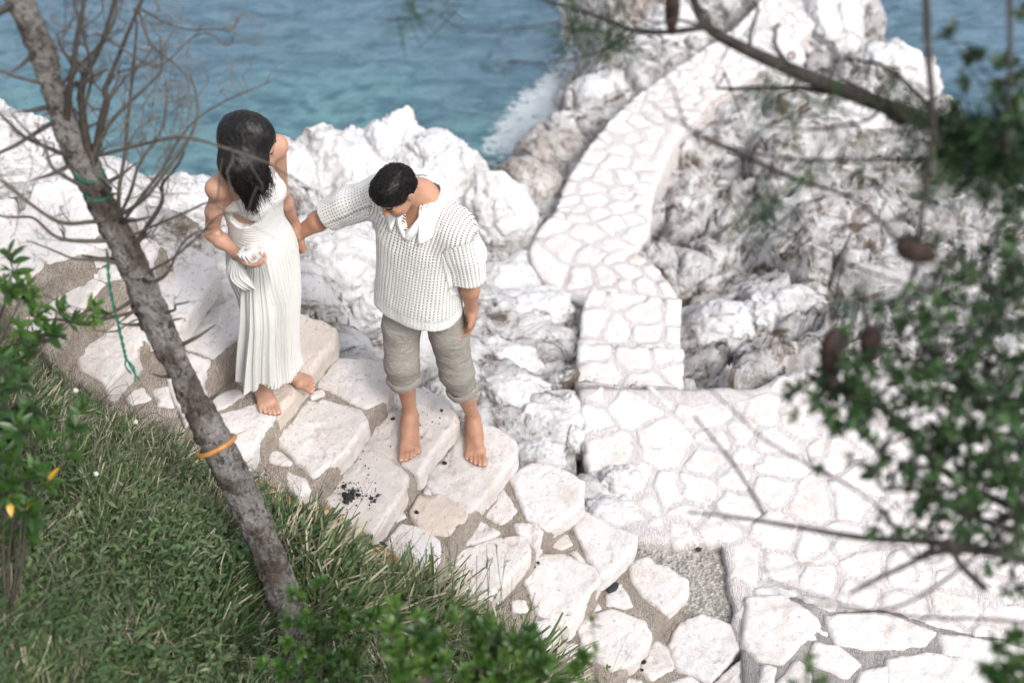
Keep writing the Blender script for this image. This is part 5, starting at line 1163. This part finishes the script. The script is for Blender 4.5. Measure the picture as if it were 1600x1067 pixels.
shrub('bush', 'blurred green twig tips rising at the bottom edge right of the stairs foot', 'bush', foot_at(1000, 1240, 3.2), tipsof([(925,965,3.3),(930,1010,3.3),(1265,1040,3.0),(1290,1060,3.0),(1240,1065,3.0)]), .026, 'leaf', 6, nleaf=9, spread=.04, per=2, w=.4, tn=(.4, .9), slen=.10, stem_r=.003)
shrub('bush', 'out of focus green clump in the lower right corner', 'bush', A3(1.75, 1.7, 1.0), tipsof([(1560,1010,2.7),(1590,990,2.7),(1540,1045,2.7),(1580,1040,2.7),(1610,1020,2.7),(1600,1060,2.7)]), .035, 'leaf', 7, nleaf=14, spread=.05, per=4, w=.4, tn=(.2, .6), slen=.08)
# thin flowering stems at the stair foot and tufted herbs along the edge
for i, (u_, v_, uu, vv) in enumerate(sorted(((700,985,715,850),(720,990,745,868),(740,990,700,830),(760,985,765,880),(735,985,790,865),(690,975,680,880),(780,1000,800,900),(640,960,632,868),(655,940,640,850),(710,990,735,905),(800,1010,836,925),(770,1005,775,850),(690,960,655,905),(745,995,760,850)), key=lambda q: q[2])):
    b0 = foot_at(u_, v_, 4.85); t0 = Pd(uu, vv, 4.7); root = empty('flowering_stem', b0, ORDS[i]+' from the left of the thin flowering stems standing in front of the lower steps', 'wild plant', 'thin flowering stems by the lower steps'); ac = Acc(); pts = spline([b0, (b0+t0)/2+rg.normal(0, .015, 3), t0], 14); tube(ac, pts, np.linspace(.0022, .0011, 14), 4, .45)
    for k in range(5):
        s = pts[rg.integers(6, 13)]; e = s+nrm(rg.normal(size=3)*.6+A3(0, 0, 1))*rg.uniform(.02, .055); tube(ac, np.array([s, (s+e)/2+rg.normal(0, .003, 3), e]), [.0012, .001, .0018], 4, .5)
        for w_ in range(3): c_ = e+rg.normal(0, .003, 3); tube(ac, np.array([c_, c_+nrm(rg.normal(size=3)+A3(0, 0, 1))*.011]), [.002, .0008], 4, .6)
    ac.build('stem', M['grass'], root)
def tuft(u_, v_, d_, r_, n_, lb, tn_, nm='herb_tuft', z=None):
    c_ = foot_at(u_, v_, d_); n = n_; an = rg.uniform(0, 6.28, n); s = np.sqrt(rg.random(n))*r_*.6; p = np.c_[c_[0]+np.cos(an)*s, c_[1]+np.sin(an)*s, np.full(n, c_[2])+.0]; p[:, 2] = soilz(p)+rg.uniform(0, .35, n)*r_
    xd = np.c_[np.cos(an)*(.5+s/r_), np.sin(an)*(.5+s/r_), .8*np.ones(n)]+rg.normal(0, .35, (n, 3))
    tag(inst(leaf_tpl(1., .06, 4, .2, 0), p, xd, rg.normal(size=(n, 3)), rg.uniform(.35, .9, n)*r_, np.clip(rg.normal(tn_, .12, n), 0, 1), nm, M['grass'], rel=c_), lb, 'herb tuft', 'feathery herb tufts along the stairs')
tuft(405,760,5.05,.16,2600,'grey green feathery tuft between the trunk and the stairs',.84); tuft(470,800,5.1,.16,2600,'feathery pale tuft against the speckled slab',.82); tuft(430,850,5.0,.15,1800,'lower feathery tuft right of the trunk',.6)
tuft(165,585,4.9,.09,900,'small grey green tuft on the left corner of the steps',.7); tuft(610,985,4.8,.16,1800,'dry pale grass tuft below the leaf litter',.85); tuft(280,700,4.85,.15,1500,'straw coloured tuft left of the trunk under the hose ring',.8)
# white seed heads
for i, (u_, v_, d_) in enumerate(((212,659,4.7),(118,610,4.6),(150,740,4.6))):
    c_ = Pd(u_, v_, d_); b0 = A3(c_[0], c_[1]+.02, float(soilz(c_[None])[0])); r0 = empty('seed_head', b0, ['white round seed head, brightest one above the grass left of the trunk', 'white seed head nearest the corner of the steps', 'lowest pale seed head among the weeds at left'][i], 'seed head', 'white seed heads in the grass')
    ac = Acc(); tube(ac, spline([b0, (b0+c_)/2+rg.normal(0, .01, 3), c_], 8), .001*np.ones(8), 4, .5); ac.build('stem', M['grass'], r0); ac = Acc()
    for k in range(70): tube(ac, np.array([c_, c_+nrm(rg.normal(size=3))*rg.uniform(.006, .009)]), [.0006, .0014], 3, 1.)
    ac.build('seeds', M['dress'], r0)

# ---- the near pine at the right, out of focus
pine = empty('pine_tree', A3(2.1, 1.9, .6), 'dark blurred pine with long bare boughs and cones reaching in from the right', 'tree')
tk = spline([A3(2.1, 1.9, .6), A3(1.95, 1.95, 2.0), Pd(1720, 330, 3.0), Pd(1760, -120, 2.6)], 40); ac = Acc(); tube(ac, tk, np.linspace(.10, .05, 40), 20); ac.build('trunk', M['darkbark'], pine)
PB = [([(1740,215,3.0),(1600,218,3.05),(1480,195,3.1),(1380,165,3.15),(1250,115,3.2),(1160,75,3.25),(1105,42,3.28),(1080,-10,3.3),(1060,-60,3.3)],25,9,1),([(1105,42,3.28),(1050,50,3.3),(990,48,3.3),(940,28,3.32),(880,10,3.35),(820,-10,3.4)],8,4,1),([(1000,45,3.3),(950,75,3.3),(900,92,3.3),(850,100,3.3),(800,97,3.3),(760,110,3.3)],4,1,1),([(930,15,3.3),(880,35,3.3),(800,45,3.3),(740,50,3.3),(690,30,3.3)],3,1,1),
 ([(1380,165,3.15),(1350,190,3.1),(1260,202,3.1),(1180,195,3.1)],4,2,1),([(1480,250,3.05),(1350,250,3.05),(1250,250,3.1),(1160,235,3.1),(1080,205,3.1),(1050,130,3.1)],5,2,1),([(1100,215,3.2),(1230,275,3.1),(1330,310,3.0),(1400,370,2.95),(1440,400,2.9)],5,4,1),([(1445,-60,2.7),(1450,80,2.75),(1458,200,2.8),(1440,330,2.85),(1432,410,2.9),(1400,470,2.95),(1330,470,3.0),(1300,505,3.0)],8,3,1),
 ([(1577,-60,2.7),(1578,60,2.7),(1577,160,2.75),(1574,240,2.8)],6,4,0),([(1700,920,2.8),(1590,870,2.85),(1470,848,2.9),(1350,840,2.95),(1240,822,3.0),(1150,808,3.05),(1075,800,3.1)],11,3,0),([(1590,870,2.85),(1480,860,2.9),(1400,890,2.95),(1330,925,3.0)],8,4,0),([(1560,840,2.85),(1440,930,2.9),(1350,955,3.0),(1250,935,3.05),(1190,915,3.1)],4,1,0),([(1700,985,2.8),(1560,968,2.9),(1420,962,3.0),(1300,940,3.0),(1200,905,3.1)],4,2,0),
 ([(1300,745,3.0),(1200,690,3.0),(1150,645,3.05),(1090,590,3.1)],3,2,0),([(1195,805,3.05),(1150,730,3.05),(1085,650,3.1)],5,3,0),([(1600,350,2.9),(1500,450,2.9),(1400,440,3.0),(1250,380,3.1),(1180,340,3.1)],4,2,1),([(1540,920,2.85),(1500,880,2.85),(1480,840,2.85)],8,8,0),([(1420,850,2.9),(1370,790,2.95),(1280,730,3.0)],4,2,0)]
tri_needles = leaf_tpl(1., .02, 3, .1, 0)
for i, (pts, w0, w1, lv) in enumerate(PB):
    ac = Acc(); pp_ = spline(np.array([Pd(*q) for q in pts]), 34); grow(ac, pp_, w0*3/FPX*.75, w1*3/FPX*.6, 1+lv, 300+i, .25, .75, .3); ac.build('bough', M['darkbark'], pine)
def conebody(c_, ax, L, r, parent):
    D_, F_ = ico(5); t = np.arctan2(D_[:, 1], D_[:, 0]); z = D_[:, 2]; k = .30*np.maximum(0, np.abs(np.sin(t*4+z*9))*np.abs(np.sin(t*4-z*9))-.25)-.1; ax = nrm(ax); a = nrm(np.cross(ax, A3(1, .2, 0))); b = np.cross(ax, a)
    rr = r*(1+k)*(1-.25*z); V = c_+(D_[:, 0]*rr)[:, None]*a+(D_[:, 1]*rr)[:, None]*b+(z*L)[:, None]*ax; mk('pine_cone', V, F_, M['cone'], parent)
for u_, v_, d_, L, r, ax in ((1299,550,2.85,.052,.0225,A3(0, -.2, -1)),(1360,540,2.85,.046,.0215,A3(.1, -.2, -1)),(1432,392,2.9,.045,.024,A3(1, -.2, -.3)),(1050,20,3.2,.06,.017,A3(.05, 0, -1)),(1300,600,2.85,.02,.008,A3(0, 0, -1))):
    conebody(Pd(u_, v_, d_), ax, L, r, pine)
ac = Acc()
for s_, e_ in (((1300,470,2.95),(1299,520,2.85)),((1345,470,2.95),(1358,510,2.85)),((1440,400,2.9),(1432,392,2.9))): tube(ac, spline([Pd(*s_), Pd(*e_)], 6), .004*np.ones(6), 6)
ac.build('cone_stalk', M['darkbark'], pine)
# needle tufts
pos = []; xd = []; tn = []
for u_, v_, d_, n_, L in ((900,45,3.3,110,.10),(960,60,3.3,110,.10),(640,20,3.3,60,.10),(1275,265,3.0,70,.07),(1180,330,3.05,90,.09),(1210,310,3.05,70,.09),(1195,150,3.15,40,.06),(1390,150,3.1,60,.06),(1360,250,3.0,40,.06),(1340,480,2.95,60,.06),(1460,300,2.9,90,.09),(1520,215,2.9,420,.10),(1580,210,2.9,420,.10),(1480,235,2.95,260,.10),(1550,260,2.9,300,.10),(1600,240,2.9,300,.10),(1300,170,3.1,60,.05),(1220,180,3.1,40,.05),(1430,200,3.0,120,.08),(1500,260,2.9,120,.1),(1580,290,2.9,140,.1),(700,10,3.4,40,.1)):
    for k in range(n_): pos.append(Pd(u_, v_, d_)+rg.normal(0, .018, 3)); xd.append(rg.normal(size=3)+A3(0, 0, -.1)); tn.append(rg.uniform(.2, .9))
inst(tri_needles, np.array(pos), np.array(xd), rg.normal(size=(len(pos), 3)), rg.uniform(.04, .10, len(pos)), np.array(tn), 'needles', M['darkleaf'], pine)
# broad leaved shrub in front of the pine
def cl(n, u0, v0, su, sv, d): return [(rg.normal(u0, su), rg.normal(v0, sv), rg.normal(d, .10)) for _ in range(n)]
tips = cl(16,1500,560,55,45,2.95)+cl(16,1560,660,50,60,2.9)+cl(12,1440,640,45,40,2.95)+cl(9,1350,600,50,35,2.95)+cl(7,1290,610,28,22,2.95)+cl(12,1480,760,60,40,2.9)+cl(10,1570,800,30,60,2.9)+cl(8,1400,730,40,30,2.95)+cl(14,1560,470,40,35,2.95)+cl(14,1580,730,35,70,2.9)
HB = [spline([Pd(*q) for q in l], 20) for l in ([(1750,960,2.9),(1600,800,2.95),(1540,640,3.0),(1560,470,3.0)],[(1600,800,2.95),(1480,740,3.0),(1380,640,3.0),(1290,600,3.0)],[(1540,640,3.0),(1460,560,3.0),(1430,520,3.0)],[(1620,840,2.95),(1500,800,2.95),(1420,760,3.0)])]
shrub('shrub', 'large dark leafy shrub out of focus filling the right edge', 'shrub', A3(1.55, 1.9, 1.2), tipsof(tips), .033, 'darkleaf', 9, np.concatenate(HB), hubdraw=HB, nleaf=8, spread=.10, per=3, w=.38, tn=(.15, 1.1), slen=.09, stem_r=.004, stemmat='darkbark')
shrub('shrub', 'blurred leafy sprig hanging into the upper right corner over the sea', 'shrub', A3(1.62, 2.3, 3.0), tipsof([(1480,50,2.75),(1520,85,2.75),(1575,100,2.75),(1590,170,2.75),(1560,130,2.75),(1530,200,2.8),(1590,240,2.8),(1470,190,2.9),(1540,250,2.85),(1600,300,2.85),(1500,290,2.9),(1570,330,2.9),(1595,20,2.75)]), .042, 'darkleaf', 10, nleaf=9, spread=.06, per=3, w=.42, tn=(.2, .7), slen=.06, stem_r=.003, stemmat='darkbark')
